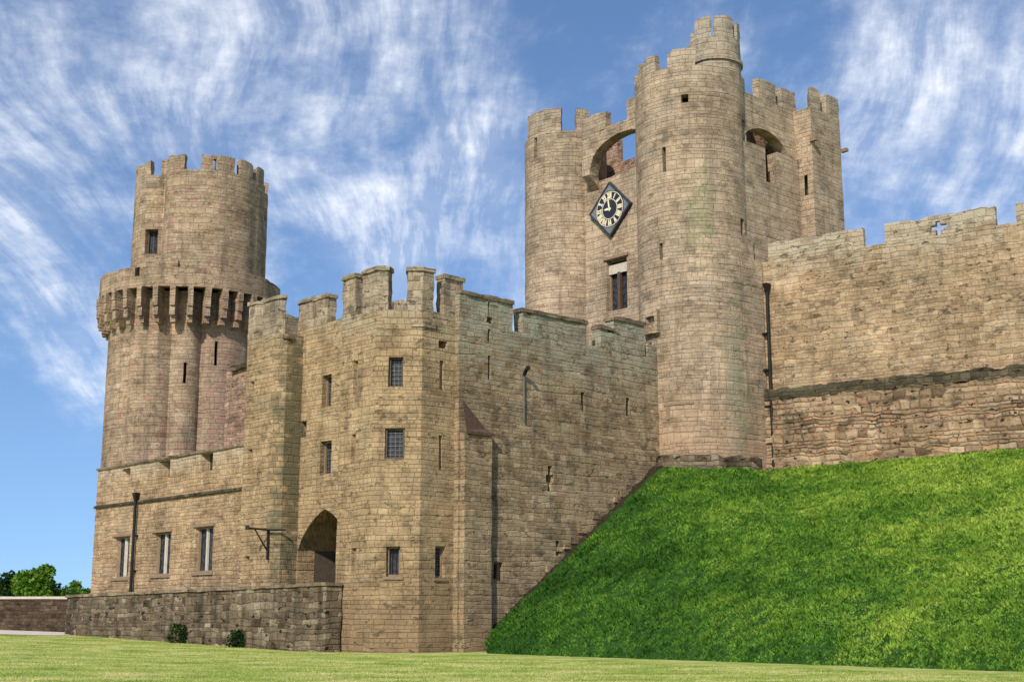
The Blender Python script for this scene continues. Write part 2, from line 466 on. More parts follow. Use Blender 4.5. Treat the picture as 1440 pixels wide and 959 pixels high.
M_dark_stone = stone("stone_mossy_ledge", (.16, .135, .085), (.075, .068, .042), (.04, .037, .024), (.12, .1, .05), ch=.3, bw=.7, streaks=.2, seed=14, pits=.6)
M_pink = stone("stone_rubble_pink", (.47, .37, .27), (.36, .255, .18), (.21, .14, .095), (.38, .22, .16), ch=.25, bw=.4, irregular=1.1, seed=15, pits=.6, accent_amt=.25)
M_mull = simple("dressed_stone_pale", (.47, .42, .34), .85, var=.15)
M_frame = simple("dressed_stone_brown", (.24, .165, .105), .9, var=.2)
M_frame_dk = simple("weathered_frame_passage_shade", (.10, .075, .052), .9, var=.25)  # window frames; on the passage walls its dark tone stands in for shade
M_iron = simple("black_iron", (.018, .016, .015), .55, metal=.3, var=.3)
M_lead = simple("grey_lead", (.15, .15, .15), .6, metal=.3, var=.2)
M_roof = simple("roof_lead", (.10, .09, .08), .8)
M_door = simple("shade_dark_oak", (.012, .008, .006), .9, var=.3)  # oak taken down to near black to imitate shade deep in the passage
M_tile = simple("red_tile", (.10, .058, .040), .9, var=.35, scale=9)
M_glass, _g, _b = mat_new("leaded_glass")
_geo = _g.n.new('ShaderNodeNewGeometry')
_n = _g.noise(_geo.outputs['Position'], 5.0, 3)
_g.l.new(_g.ramp(_n, [(.35, (.012, .013, .016)), (.7, (.06, .062, .07))]), _b.inputs['Base Color'])
_b.inputs['Roughness'].default_value = .45; _b.inputs['Specular IOR Level'].default_value = .25
M_clockface = simple("clock_black", (.016, .018, .028), .35, var=.2, spec=.5)
M_clockgrey = simple("clock_grey", (.16, .165, .18), .5, var=.25)
M_clockedge = simple("clock_edge", (.035, .035, .045), .4, var=.2)
M_gilt = simple("gilt", (.82, .72, .47), .45, metal=.05, var=.12)


# ------------------------------------------------------------------ castle part builders
def wall_part(name, parent, path, z0, z1, T, mat, holes=(), jit=0.02, smooth=34, label=None, **kw):
    bm = shell(newbm(), path, z0, z1, T, holes, **kw)
    if jit: jitter(bm, jit)
    return obj(name, bm, mat, parent, smooth, label)


def merlons(parent, path, specs, zc, T, mat, coping=None, d0=0.012, wear=0.22, jit=0.055, slots=()):
    """specs in metres: (ua, ub, ztop)"""
    out = []
    for ua, ub, zt in specs:
        hs = [h for h in slots if ua < (h[0] + h[1]) / 2 < ub]
        bm = shell(newbm(), path, zc - 0.12, zt, T, hs, ua=ua, ub=ub, d0=d0, du=.22, dz=.22, wear=wear)
        jitter(bm, jit, 1.9)
        m = obj("merlon", bm, mat, parent, 30); out.append(m)
        if coping is not None:
            bm = shell(newbm(), path, zt - 0.10, zt + 0.10, T + 0.17, (), ua=max(0, ua - .07), ub=min(path.len, ub + .07), d0=d0 - .085, du=.3, dz=.2, wear=wear * .35)
            jitter(bm, jit * .7, 2.6)
            obj("coping", bm, coping, m, 30)
    return out


def px_specs(path, lst, z=None):
    o = []
    for x0, x1, yt in lst:
        a, b = path.hit(x0, yt + 8)[0], path.hit(x1, yt + 8)[0]
        zt = z if z is not None else path.hit((x0 + x1) / 2, yt)[1]
        o.append((min(a, b), max(a, b), zt))
    return o


def spaced(ua, ub, n, w, z):
    return [(ua + (ub - ua) * (k + .5) / n - w / 2, ua + (ub - ua) * (k + .5) / n + w / 2, z) for k in range(n)]


def panel_box(bm, path, ua, ub, za, zb, d, T):
    """a thin slab lying in the wall's curve at depth d"""
    return shell(bm, path, za, zb, T, (), ua=ua, ub=ub, d0=d, du=2, dz=5)


def window(parent, path, r, kind, depth=0.32, frame=None, label=None):
    ua, ub, za, zb = r
    fr = newbm(); fw = 0.085
    fm = frame or M_frame
    for a, b, c, e in ((ua, ub, za, za + fw), (ua, ub, zb - fw, zb), (ua, ua + fw, za + fw, zb - fw), (ub - fw, ub, za + fw, zb - fw)):
        panel_box(fr, path, a + .004, b - .004, c + .004, e - .004, depth - .14, 0.12)
    w = obj("window", fr, fm, parent, None, label)
    pane = newbm(); panel_box(pane, path, ua + .01, ub - .01, za + .01, zb - .01, depth + .02, 0.03)
    obj("pane", pane, M_glass, w)
    if kind == 'lattice':
        lt = newbm(); W, H = ub - ua, zb - za
        nx = max(2, round(W / .2)); nz = max(3, round(H / .2))
        for k in range(1, nx): panel_box(lt, path, ua + W * k / nx - .013, ua + W * k / nx + .013, za + fw, zb - fw, depth - .02, 0.02)
        for k in range(1, nz): panel_box(lt, path, ua + fw, ub - fw, za + H * k / nz - .013, za + H * k / nz + .013, depth - .026, 0.024)
        obj("lattice", lt, M_lead, w)
    if kind == 'bars':
        lt = newbm(); W, H = ub - ua, zb - za
        for k in range(1, 3): panel_box(lt, path, ua + W * k / 3 - .014, ua + W * k / 3 + .014, za + fw, zb - fw, depth - .05, 0.025)
        obj("bars", lt, M_iron, w)
    if kind == 'mullion':
        mu = newbm(); c = (ua + ub) / 2 - .10
        panel_box(mu, path, c - .07, c + .07, za + .01, zb - .01, depth - .10, 0.1)
        obj("mullion", mu, M_mull, w)
        sl = newbm(); panel_box(sl, path, ua - .12, ub + .12, za - .16, za - .005, -0.09, 0.3)
        obj("sill", sl, M_frame, w)
        hd = newbm(); panel_box(hd, path, ua - .14, ub + .14, zb + .03, zb + .17, -0.10, 0.28)
        obj("hood_mould", hd, M_frame, w)
    return w


def recess_back(parent, path, rects, depth, mat, name="recess_back"):
    for r in rects:
        bm = newbm(); panel_box(bm, path, r[0] - .05, r[1] + .05, r[2] - .05, r[3] + .05, depth, .12)
        obj(name, bm, mat, parent)


U = Vector((.738, .674)); V = Vector((-.674, .738)); W = Vector((.674, -.738))
A = Vector((-6.2, 60.5))

# ------------------------------------------------------------------ octagonal turret, right of the gate
T = thing("octagonal_turret", "eight sided stone turret right of the gate arch with three windows one above another", "turret", (-5.1, 63.6, 0))
oct_p = Path([(-4.1, 66.9), (-6.2, 66.9), (-8.05, 65.0), (-8.05, 62.54), (-6.2, 60.5), (-4.1, 60.5), (-2.12, 62.3), (-2.12, 64.9)], True)
w_top, w_mid, w_low, w_r = (oct_p.rect(*q) for q in ((546, 567, 502, 544), (541, 569, 602, 645), (543, 563, 768, 810), (612, 626, 768, 812)))
sl = [oct_p.rect(*q) for q in ((497, 503, 507, 556), (494, 500, 610, 652), (618, 624, 507, 548), (617, 622, 612, 660), (494, 501, 770, 806))]
hole = oct_p.rect(617, 629, 479, 490)
ZC = 15.35
wall_part("wall", T, oct_p, -0.6, ZC, 0.7, M_oct, [w_top, w_mid, w_low, w_r, hole] + sl)
recess_back(T, oct_p, sl, 0.16, M_frame, "slit_back")
window(T, oct_p, w_top, 'lattice', .30, M_frame_dk); window(T, oct_p, w_mid, 'lattice', .24, M_frame_dk)
window(T, oct_p, w_low, 'bars', .35); window(T, oct_p, w_r, 'lattice', .35)
merlons(T, oct_p, px_specs(oct_p, [(479, 500, 390), (510, 546, 378), (573, 610, 378), (625, 651, 391)]), ZC, .55, M_octm, M_octm)
merlons(T, oct_p, spaced(0.4, oct_p.u[3] - .6, 3, 1.3, 17.2) + [(oct_p.u[7] + .2, oct_p.u[7] + 1.5, 17.2)], ZC, .55, M_octm)
bm = polycap(newbm(), oct_p, 14.3, .5); obj("roof", bm, M_roof, T)
# corbelled strip under the parapet, on the near right corner
bm = shell(newbm(), oct_p, 14.55, 14.8, .3, ua=oct_p.hit(578, 460)[0], ub=oct_p.hit(612, 460)[0], d0=-.07); jitter(bm, .03); obj("corbel_course", bm, M_octm, T)
bm = shell(newbm(), oct_p, 6.2, 6.32, .3, ua=w_low[0] - .1, ub=w_low[1] + .1, d0=-.06)
obj("drip_stone", bm, M_frame, T) if False else bm.free()
bm = shell(newbm(), oct_p, w_low[2] - .14, w_low[2] - .01, .3, ua=w_low[0] - .12, ub=w_low[1] + .12, d0=-.07); obj("sill", bm, M_frame, T)
bm = shell(newbm(), oct_p, w_r[2] - .14, w_r[2] - .01, .3, ua=w_r[0] - .1, ub=w_r[1] + .1, d0=-.07); obj("sill", bm, M_frame, T)

# ------------------------------------------------------------------ turret left of the gate
T = thing("flanking_turret", "narrow stone turret left of the gate arch with a darker right side", "turret", (-12.3, 69, 0))
Q1 = A + V * 8.4; Q2 = Q1 + Vector((.55, 0)); Q3 = Q2 + U * 0.96; Q0 = A + V * 11.15
lt_p = Path([Q0 + U * 3.4, Q0, Q1, Q2, Q3, Q3 + U * 2.4], True)
sl = [lt_p.rect(*q) for q in ((351, 357, 537, 580), (348, 354, 632, 682), (342, 350, 782, 822))]
ZC2 = 15.5
wall_part("wall", T, lt_p, 0.2, ZC2, .65, M_left, sl)
recess_back(T, lt_p, sl, .2, M_frame, "slit_back")
merlons(T, lt_p, px_specs(lt_p, [(341, 360, 428), (371, 402, 419)]), ZC2, .5, M_octm, M_octm)
merlons(T, lt_p, [(.3, 1.5, 17.2), (2.1, 3.2, 17.2)], ZC2, .5, M_octm)
obj("roof", polycap(newbm(), lt_p, 14.5, .4), M_roof, T)
bm = shell(newbm(), lt_p, ZC2 - .25, ZC2 - .02, .3, ua=lt_p.hit(398, 480)[0], ub=lt_p.hit(412, 480)[0], d0=-.12); jitter(bm, .03)
obj("corbel_course", bm, M_coping, T)

# ------------------------------------------------------------------ gate wall with the archway
K = 1.37
T = thing("gate_wall", "recessed stone wall between the two front turrets, holding the pointed gate arch", "wall", tuple(A + U * K + V * 6) + (0,))
ga = A + U * K
gate_p = Path([ga + V * 8.6, ga + V * 2.2])
w1, w2 = gate_p.rect(453, 466, 527, 572), gate_p.rect(450, 466, 620, 667)
dk = gate_p.rect(423, 431, 592, 615)
arch = gate_p.rect(419, 494, 712, 822); arch = (arch[0], arch[1], 1.0, 6.75)
ZC3 = 15.9
wall_part("wall", T, gate_p, 0.2, ZC3, 1.0, M_gate, [w1, w2, dk, arch])
window(T, gate_p, w1, 'lattice', .4); window(T, gate_p, w2, 'lattice', .4)
merlons(T, gate_p, px_specs(gate_p, [(413, 441, 424), (441.5, 461, 418)]), ZC3, .5, M_octm, M_octm)
# pointed arch head: fills the top of the opening and runs in as a vault
def arch_head(path, r, spring, apex, depth, n=18, power=1.35):
    bm = newbm(); uvl = bm.loops.layers.uv.active
    ua, ub, _, zt = r; c = (ua + ub) / 2; rows = []
    for k in range(n + 1):
        u = ua + (ub - ua) * k / n; f = abs(u - c) / ((ub - ua) / 2)
        z = spring + (apex - spring) * (1 - f ** power) ** .72 * (1 if f < 1 else 0)
        rows.append((u, z))
    def vv(u, dd, z): p = path.at(u, dd); return bm.verts.new((p.x, p.y, z))
    for (u0, z0), (u1, z1) in zip(rows, rows[1:]):
        for vs, uvs in (([vv(u0, 0.004, z0), vv(u1, .004, z1), vv(u1, .004, zt), vv(u0, .004, zt)], [(u0, z0), (u1, z1), (u1, zt), (u0, zt)]),
                        ([vv(u1, .004, z1), vv(u0, .004, z0), vv(u0, depth, z0), vv(u1, depth, z1)], [(u1, z1), (u0, z0), (u0, z0 + depth), (u1, z1 + depth)])):
            f = bm.faces.new(vs)
            for lp, uv in zip(f.loops, uvs): lp[uvl].uv = uv
    bmesh.ops.remove_doubles(bm, verts=bm.verts, dist=.001)
    return bm
obj("arch_head", arch_head(gate_p, arch, 4.75, 6.62, 9.0), M_gate, T, 40)
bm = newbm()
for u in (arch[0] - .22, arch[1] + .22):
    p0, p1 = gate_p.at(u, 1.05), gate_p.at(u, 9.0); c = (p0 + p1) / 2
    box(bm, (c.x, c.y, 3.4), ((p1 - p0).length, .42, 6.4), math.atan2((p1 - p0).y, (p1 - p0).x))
obj("passage_wall", bm, M_frame_dk, T)  # passage shade painted in as a darker stone colour
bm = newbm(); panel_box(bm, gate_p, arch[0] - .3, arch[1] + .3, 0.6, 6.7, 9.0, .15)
dr = obj("door", bm, M_door, T)  # added end door, its colour carrying the passage's darkness

# ------------------------------------------------------------------ long side wall of the barbican
T = thing("barbican_side_wall", "battlemented side wall running from the front turret to the round tower, grey green on top", "wall", (2, 66, 0))
B = A + Vector((4.1, 1.0)) - W * 0.55
S0 = Vector((-2.11, 61.5)) - W * .28
side_p = Path([S0 - U * 0.2, S0 + U * 14.6])
ZCs = 15.05
sl = [side_p.rect(*q) for q in ((686, 690, 500, 534), (817.5, 822.5, 552, 577), (880.5, 885.5, 560, 585), (782, 787, 760, 781), (770.5, 775.5, 655, 690), (768, 778, 667, 678), (686.3, 689.6, 462, 480))]
w1 = side_p.rect(694, 707, 790, 816)
wall_part("wall", T, side_p, -1, ZCs, 1.1, M_side, sl + [w1], jit=.035)
window(T, side_p, w1, 'bars', .4)
key = [side_p.rect(686.6, 689.4, 424, 456), side_p.rect(684, 692, 445, 454)]
sp = [(0.0, side_p.hit(721, 430)[0], 16.45), (side_p.hit(735, 440)[0], side_p.hit(825, 455)[0], 16.2), (side_p.hit(845, 455)[0], side_p.hit(863, 455)[0], 16.15),
      (side_p.hit(863.5, 450)[0], side_p.hit(906, 455)[0], 16.75)]
merlons(T, side_p, sp, ZCs, .6, M_side, M_coping, slots=key)
bm = shell(newbm(), side_p, ZCs - .12, 15.75, .6, ua=side_p.hit(910, 470)[0], ub=side_p.len, d0=.012, wear=.3); jitter(bm, .05); obj("merlon", bm, M_side, T, 30)
# low buttress in the corner beside the turret, tiled top
b_p = Path([Vector((-2.11, 61.5)) - U * .1 + W * .05, Vector((-2.11, 61.5)) + U * 1.55 + W * .05, Vector((-2.11, 61.5)) + U * 1.55 - W * .7])
zb = b_p.hit(684, 612)[1]
wall_part("buttress", T, b_p, -.5, zb, .5, M_side, jit=.03)
bm = newbm()
p0, p1, p2, p3 = b_p.at(0.0, -.12), b_p.at(1.68, -.12), side_p.at(1.65, -.01), side_p.at(0.2, -.01)
vs = [bm.verts.new((p.x, p.y, z)) for p, z in ((p0, zb - .03), (p1, zb - .03), (p2, zb + .35), (p3, zb + 1.6), (p0, zb + .12), (p1, zb + .10))]
for q in ((0, 1, 5, 4), (4, 5, 2, 3), (1, 2, 5), (0, 4, 3), (0, 3, 2, 1)): bm.faces.new([vs[i] for i in q])
obj("buttress_roof", bm, M_tile, T)
# rough footing stones where the wall runs into the bank
for k in range(26):
    f = (k + random.random()) / 26
    u = 2.0 + f * 11.2; zb0 = .75 + (u - 2.0) * .765
    if random.random() < .25: continue
    p = side_p.at(u, random.uniform(.02, .09)); bm = newbm()
    w_, h_ = random.uniform(.3, .75), random.uniform(.22, .45)
    box(bm, (p.x, p.y, zb0 + random.uniform(.0, .5)), (w_, random.uniform(.16, .36), h_), math.atan2(U.y, U.x), .88)
    bmesh.ops.subdivide_edges(bm, edges=bm.edges[:], cuts=2, use_grid_fill=True); jitter(bm, .05, 2.6)
    obj("footing_stone", bm, M_side if k % 3 else M_coping, T, 40)
# string stones along the parapet foot
for xa, xb, y in ((740, 824, 492), (846, 900, 505)):
    bm = shell(newbm(), side_p, side_p.hit(xa, y)[1] - .07, side_p.hit(xa, y)[1] + .07, .3, ua=side_p.hit(xa, y)[0], ub=side_p.hit(xb, y)[0], d0=-.06)
    jitter(bm, .04); bm.free()

# ------------------------------------------------------------------ low range on the left
T = thing("stone_range", "low flat roofed stone building left of the gate with three mullioned windows and blocked battlements", "building", tuple(A + U * 1 + V * 20) + (0,))
ra = A + U * 0.95
rg_p = Path([ra + V * 29.6 + U * 7, ra + V * 29.6, ra + V * 11.0])
wins = [rg_p.rect(*q) for q in ((160, 181, 755, 812), (216, 239, 749, 808), (274, 299, 741, 804))]
crn = [rg_p.rect(*q) for q in ((170, 183, 659, 681), (223, 239, 648, 672), (282, 299, 637, 662))]
sr = rg_p.rect(338, 346, 782, 822)
ZR = 10.30
wall_part("wall", T, rg_p, 0.2, ZR, .6, M_range, wins + crn, jit=.02)
recess_back(T, rg_p, crn, .50, M_dark_stone, "blocking")  # notch backs take the ledge's dark stone, darker than the wall
for r in wins: window(T, rg_p, r, 'mullion', .30, M_frame)
bm = shell(newbm(), rg_p, ZR, ZR + .13, .75, d0=-.09, du=.8); jitter(bm, .02); obj("coping", bm, M_coping, T)
bm = shell(newbm(), rg_p, 7.98, 8.14, .3, d0=-.11, du=.8); jitter(bm, .015); obj("string_course", bm, M_dark_stone, T)
obj("roof", polycap(newbm(), Path([ra + V * 29.4 + U * 7, ra + V * 29.4 + U * .3, ra + V * 11.2 + U * .3, ra + V * 11.2 + U * 7], True), 9.3), M_roof, T)

# ruined pinkish wall stub between the low range and the left turret
T = thing("broken_wall", "broken pinkish rubble wall stub standing above the low range beside the left turret", "wall", (-15.6, 74, 9))
st_p = Path([A + U * 3.2 + V * 18.6, A + U * 3.2 + V * 15.5])
bm = shell(newbm(), st_p, 8.9, 15.3, .8, du=.35, dz=.35, wear=.5); jitter(bm, .07, 1.8); obj("wall", bm, M_pink, T, 30)
bm = shell(newbm(), st_p, 15.2, 15.5, 1.1, ua=.7, ub=2.2, d0=-.25, du=.35, dz=.3, wear=.1); jitter(bm, .04); obj("capstone", bm, M_dark_stone, T)

# ------------------------------------------------------------------ machicolated great tower
CT = Vector((-22.5, 92.2))
T = thing("machicolated_tower", "tall lobed tower at far left with dark corbelled gallery and a battlemented round top", "tower", (CT.x, CT.y, 0))
def lobed(c, R, notches, n=150, strips=()):
    """round plan with upright grooves between its lobes: (degrees from the camera side, depth, half width)"""
    pts = []
    for k in range(n):
        t = -180 + 360.0 * k / n
        rr = R - sum(dp * math.exp(-abs(t - c0) / w) for c0, dp, w in notches) + sum(o for t0, t1, o in strips if t0 < t < t1)
        a = R_(t + 14)                                # the camera looks a little from the right
        pts.append((c.x + rr * math.sin(a), c.y - rr * math.cos(a)))
    return Path(pts, True)
RS = 5.38
sh_p = lobed(CT, RS, [(-47, .35, 4), (-14, .75, 7), (10, .8, 7), (60, .7, 8), (120, .7, 8), (-120, .7, 8)], strips=[(-46, -35, .16)])
sl = [sh_p.rect(*q) for q in ((257.5, 262, 510, 539), (301.5, 306, 480, 514))]
wall_part("wall", T, sh_p, -0.5, 22.7, .8, M_drum, sl, du=.6, dz=.7)
rg_c = circle(CT, 6.15, 84)
Z0g, Z1g = 22.75, 24.2
ug0, ug1 = rg_c.hit(137, 400)[0], rg_c.hit(391, 400)[0]
gp = [rg_c.hit(190, 375)[0], rg_c.hit(197, 375)[0]]
wall_part("gallery_parapet", T, rg_c, Z0g, Z1g, .5, M_drum, [(gp[0], gp[1], 23.5, 26)], wear=.25, jit=.035, du=.4, dz=.35)
bm = polycap(newbm(), rg_c, Z0g + .35, .2); obj("gallery_floor", bm, M_roof, T)
xa, xb = rg_c.hit(192, 370)[0], rg_c.hit(250, 375)[0]
bm = shell(newbm(), rg_c, Z1g - .1, Z1g + .55, .5, ua=xa, ub=xb, d0=.01, wear=.5, du=.3, dz=.3); jitter(bm, .05); obj("parapet_stub", bm, M_drum, T, 30)
NC = 34
for k in range(NC):
    t = 2 * math.pi * k / NC + .05
    n = Vector((math.sin(t), -math.cos(t)))
    bm = newbm()
    for i, (zz, h, out) in enumerate(((22.44, .66, .80), (21.78, .66, .76), (21.14, .62, .64), (20.62, .42, .36))):
        c = CT + n * (RS - .35 + (out + .35) / 2 + .1); box(bm, (c.x, c.y, zz), (out + .35, .36, h - .02), math.atan2(n.y, n.x))
        bmesh.ops.bevel(bm, geom=[e for e in bm.edges if e.is_valid and abs(e.verts[0].co.z - e.verts[1].co.z) < .01 and e.verts[0].co.z < zz - .2 and e.verts[0].co.z > zz - .4], offset=.12, segments=2, affect='EDGES') if False else None
    jitter(bm, .03, 3)
    obj("corbel", bm, M_drum, T)
# the upper drum
CD = CT + Vector((.83, -1.3))
dr_p = lobed(CD, 4.62, [(-44, 1.15, 8), (150, .4, 6), (80, .8, 7), (-8, .18, 3), (48, .14, 3)], 110)
ZD = 30.85
wd = dr_p.rect(204, 222, 322, 357)
wall_part("drum", T, dr_p, 23.0, ZD, .7, M_drum, [wd], jit=.03)
window(T, dr_p, wd, 'bars', .5, M_frame_dk)
cross = [dr_p.rect(300, 304, 223, 250), dr_p.rect(297, 307, 240, 246)]
sp = px_specs(dr_p, [(189, 212, 231), (228, 260, 221), (283, 331, 219), (338, 356, 234), (361, 371, 250)], 31.95)
merlons(T, dr_p, sp, ZD, .45, M_drum, slots=cross, wear=.38)
merlons(T, dr_p, spaced(dr_p.len * .76, dr_p.len * .98, 4, 1.3, 31.9) + spaced(.3, dr_p.len * .2, 3, 1.3, 31.9), ZD, .45, M_drum)
obj("roof", polycap(newbm(), dr_p, 29.9, .4), M_roof, T)

# ------------------------------------------------------------------ gatehouse: round tower
C1 = Vector((10.15, 72.9)); R1 = 3.12
T = thing("round_tower", "tall round tower right of the diamond clock with a small turret on top", "tower", (C1.x, C1.y, 0))
r_p = circle(C1, R1, 60)
sl = [r_p.rect(*q) for q in ((931.5, 936.5, 207, 242), (927.5, 932, 342, 366), (1044, 1049, 170, 206), (1042, 1047, 308, 342), (1049.5, 1054, 450, 486), (958, 968, 133, 144))]
ZT = 31.25
wall_part("wall", T, r_p, 6, ZT, .6, M_clock, sl, jit=.018)
merlons(T, r_p, px_specs(r_p, [(897, 921, 88), (938, 978, 73)], 32.25), ZT, .45, M_clock, wear=.35)
merlons(T, r_p, spaced(r_p.len * .86, r_p.len * .99, 2, 1.2, 32.2) + spaced(0.2, r_p.len * .24, 3, 1.2, 32.2), ZT, .45, M_clock)
obj("roof", polycap(newbm(), r_p, 30.4, .35), M_roof, T)
TS = C1 + Vector((1.50, .15))
t_p = circle(TS, 1.50, 32)
wall_part("stair_turret", T, t_p, 29.5, 33.75, .35, M_clock, [], jit=.03, du=.3, dz=.4)
merlons(T, t_p, px_specs(t_p, [(976, 999, 22), (1004, 1030, 15), (1036, 1046, 28)], 35.0), 33.75, .3, M_clock, wear=.35)
merlons(T, t_p, spaced(t_p.len * .78, t_p.len * .98, 2, .9, 34.9) + spaced(.1, t_p.len * .2, 1, .9, 34.9), 33.75, .3, M_clock)
bm = shell(newbm(), t_p, 32.35, 32.55, .3, d0=-.12, du=.3); jitter(bm, .02); obj("string_course", bm, M_clock, T, 30)
obj("roof", polycap(newbm(), t_p, 33.2, .2), M_roof, T)
pl_p = circle(C1, R1 + .30, 48)
bm = shell(newbm(), pl_p, 7.5, 9.75, .6, du=.4, dz=.4, wear=.45); jitter(bm, .08, 1.7); obj("plinth", bm, M_low, T, 30)
# scar of an old roof and the small projecting niche
ss = r_p.rect(934, 976, 565, 569)
bm = shell(newbm(), r_p, ss[2], ss[3], .2, ua=ss[0], ub=ss[1], d0=-.05); s2 = r_p.rect(937, 942, 571, 590)
jitter(bm, .012); obj("roof_scar", bm, M_frame, T)
bm = shell(newbm(), r_p, s2[2], s2[3], .2, ua=s2[0], ub=s2[1], d0=-.04); jitter(bm, .012); obj("roof_scar", bm, M_frame, T)
nn = r_p.rect(911, 929, 438, 470)
bm = shell(newbm(), r_p, nn[2], nn[3], .4, [(nn[0] + .18, nn[1] - .16, nn[2] + .25, nn[3] - .3)], ua=nn[0], ub=nn[1], d0=-.3, du=.2, dz=.2, wear=.2); jitter(bm, .04, 3)
obj("stone_niche", bm, M_clock, T, 30)

# ------------------------------------------------------------------ gatehouse: far tower, clock wall, flying arch
C2 = C1 + V * 10.1; R2 = 2.55
T = thing("battlemented_tower", "half round battlemented tower left of the diamond clock, one merlon gap showing sky", "tower", (C2.x, C2.y, 0))
f_p = circle(C2, R2, 52)
ZF = f_p.hit(800, 184)[1]
wall_part("wall", T, f_p, 6, ZF, .55, M_clock, [f_p.rect(751, 755, 190, 222)], jit=.02)
recess_back(T, f_p, [f_p.rect(751, 755, 190, 222)], .25, M_frame, "slit_back")
merlons(T, f_p, px_specs(f_p, [(742, 789, 154), (811, 829, 153)]), ZF, .45, M_clock, None, wear=.1)
merlons(T, f_p, spaced(.2, f_p.len * .2, 2, 1.2, ZF + 1.3) + spaced(f_p.len * .85, f_p.len * .98, 1, 1.2, ZF + 1.3), ZF, .45, M_clock)
obj("roof", polycap(newbm(), f_p, ZF - 1, .35), M_roof, T)

T = thing("clock_wall", "recessed gatehouse wall behind the diamond clock, with a two light window", "wall", tuple(C1 + V * 5.3) + (0,))
ca = C1 - U * .8
c_p = Path([ca + V * 9.2, ca + V * 1.5])
wc = c_p.rect(853, 882, 364, 436)
wall_part("wall", T, c_p, 6, 27.1, .7, M_clock, [wc], wear=.25)
w = window(T, c_p, wc, 'none', .45, M_frame)
cu = (wc[0] + wc[1]) / 2
bm = newbm(); panel_box(bm, c_p, cu - .10, cu + .10, wc[2] + .05, wc[3] - .75, .16, .22); obj("mullion", bm, M_tile, w)
bm = newbm(); panel_box(bm, c_p, wc[0] + .02, wc[1] - .02, wc[3] - .8, wc[3] - .25, .2, .1)
obj("window_head", bm, M_mull, w)
bm = newbm(); panel_box(bm, c_p, wc[0] - .15, wc[1] + .15, wc[3] + .04, wc[3] + .2, -.12, .3); obj("hood_mould", bm, M_frame, w)
# flying arch carrying the parapet, between the two towers
fa = C1 - U * 1.65
fl_p = Path([fa + V * 8.6, fa + V * 0.9])
z_sp = fl_p.hit(833, 240)[1]; z_ap = fl_p.hit(893, 179)[1]
u_l = fl_p.hit(829, 240)[0]; u_r = 7.6
ztop = fl_p.hit(838, 160)[1]
def flying(path, ua, ub, spring, apex, ztop, T_, n=18):
    bm = newbm(); uvl = bm.loops.layers.uv.active; c = (ua + ub) / 2; cs = []
    for k in range(n + 1):
        u = ua + (ub - ua) * k / n; f = (u - c) / ((ub - ua) / 2)
        cs.append((u, spring + (apex - spring) * math.sqrt(max(0, 1 - f * f))))
    def q(pts, uvs):
        f = bm.faces.new([bm.verts.new((path.at(u, dd).x, path.at(u, dd).y, z)) for u, dd, z in pts])
        for lp, uv in zip(f.loops, uvs): lp[uvl].uv = uv
    for (a, za), (b, zb_) in zip(cs, cs[1:]):
        q([(a, 0, za), (b, 0, zb_), (b, 0, ztop), (a, 0, ztop)], [(a, za), (b, zb_), (b, ztop), (a, ztop)])
        q([(b, T_, zb_), (a, T_, za), (a, T_, ztop), (b, T_, ztop)], [(b, zb_), (a, za), (a, ztop), (b, ztop)])
        q([(b, 0, zb_), (a, 0, za), (a, T_, za), (b, T_, zb_)], [(b, zb_), (a, za), (a, za - T_), (b, zb_ - T_)])
        q([(a, 0, ztop), (b, 0, ztop), (b, T_, ztop), (a, T_, ztop)], [(a, ztop), (b, ztop), (b, ztop + T_), (a, ztop + T_)])
    bmesh.ops.remove_doubles(bm, verts=bm.verts, dist=.001)
    return bm
bm = flying(fl_p, u_l, u_r, z_sp, z_ap, ztop - 1.05, .75); jitter(bm, .02); obj("flying_arch", bm, M_clock, T, 40)
bm = shell(newbm(), fl_p, z_sp - .2, ztop - 1.05, .75, ua=max(0.2, u_l - .6), ub=u_l, d0=.002); jitter(bm, .02); obj("arch_pier", bm, M_clock, T, 34)
bm = shell(newbm(), fl_p, z_sp - .9, z_sp - .21, .8, ua=max(0.2, u_l - .6), ub=u_l - .02, d0=.004, slope=-.80); jitter(bm, .02); obj("corbel", bm, M_clock, T, 34)
merlons(T, fl_p, [(max(.25, u_l - .58), fl_p.hit(851, 175)[0], ztop), (fl_p.hit(881, 160)[0], 7.4, ztop + .15)], ztop - 1.05, .5, M_clock)
# chamber wall behind the slot, with a notch open to the sky
bk = C1 + U * 3.2
bk_p = Path([bk + V * 12.0, bk - V * 1.0])
n0 = bk_p.rect(868, 896, 150, 225)
wall_part("inner_wall", T, bk_p, 20, 31.2, .5, M_pink, [(n0[0], n0[1], n0[2], 33)])

# clock
T = thing("clock", "black diamond shaped clock with gilt numerals on the wall between two towers", "clock", tuple(ca + V * 5.45 - U * .12) + (24.97,))
cc0 = ca + V * 5.45
def cpt(a, z, out):
    p = cc0 - V * a - U * out           # a: metres to the right seen from outside
    return (p.x, p.y, 24.97 + z)
def dia(bm, r, o0, o1):
    f = [bm.verts.new(cpt(a, z, o1)) for a, z in ((r, 0), (0, r), (-r, 0), (0, -r))]
    b = [bm.verts.new(cpt(a, z, o0)) for a, z in ((r, 0), (0, r), (-r, 0), (0, -r))]
    bm.faces.new(f); bm.faces.new(b[::-1])
    for i in range(4): bm.faces.new([f[i], b[i], b[(i + 1) % 4], f[(i + 1) % 4]])
    return bm
def strip(bm, pts, o0, o1):
    f = [bm.verts.new(cpt(a, z, o1)) for a, z in pts]; b = [bm.verts.new(cpt(a, z, o0)) for a, z in pts]
    bm.faces.new(f); bm.faces.new(b[::-1]); n = len(pts)
    for i in range(n): bm.faces.new([f[i], b[i], b[(i + 1) % n], f[(i + 1) % n]])
obj("backboard", dia(newbm(), 1.60, .02, .195), M_clockgrey, T)
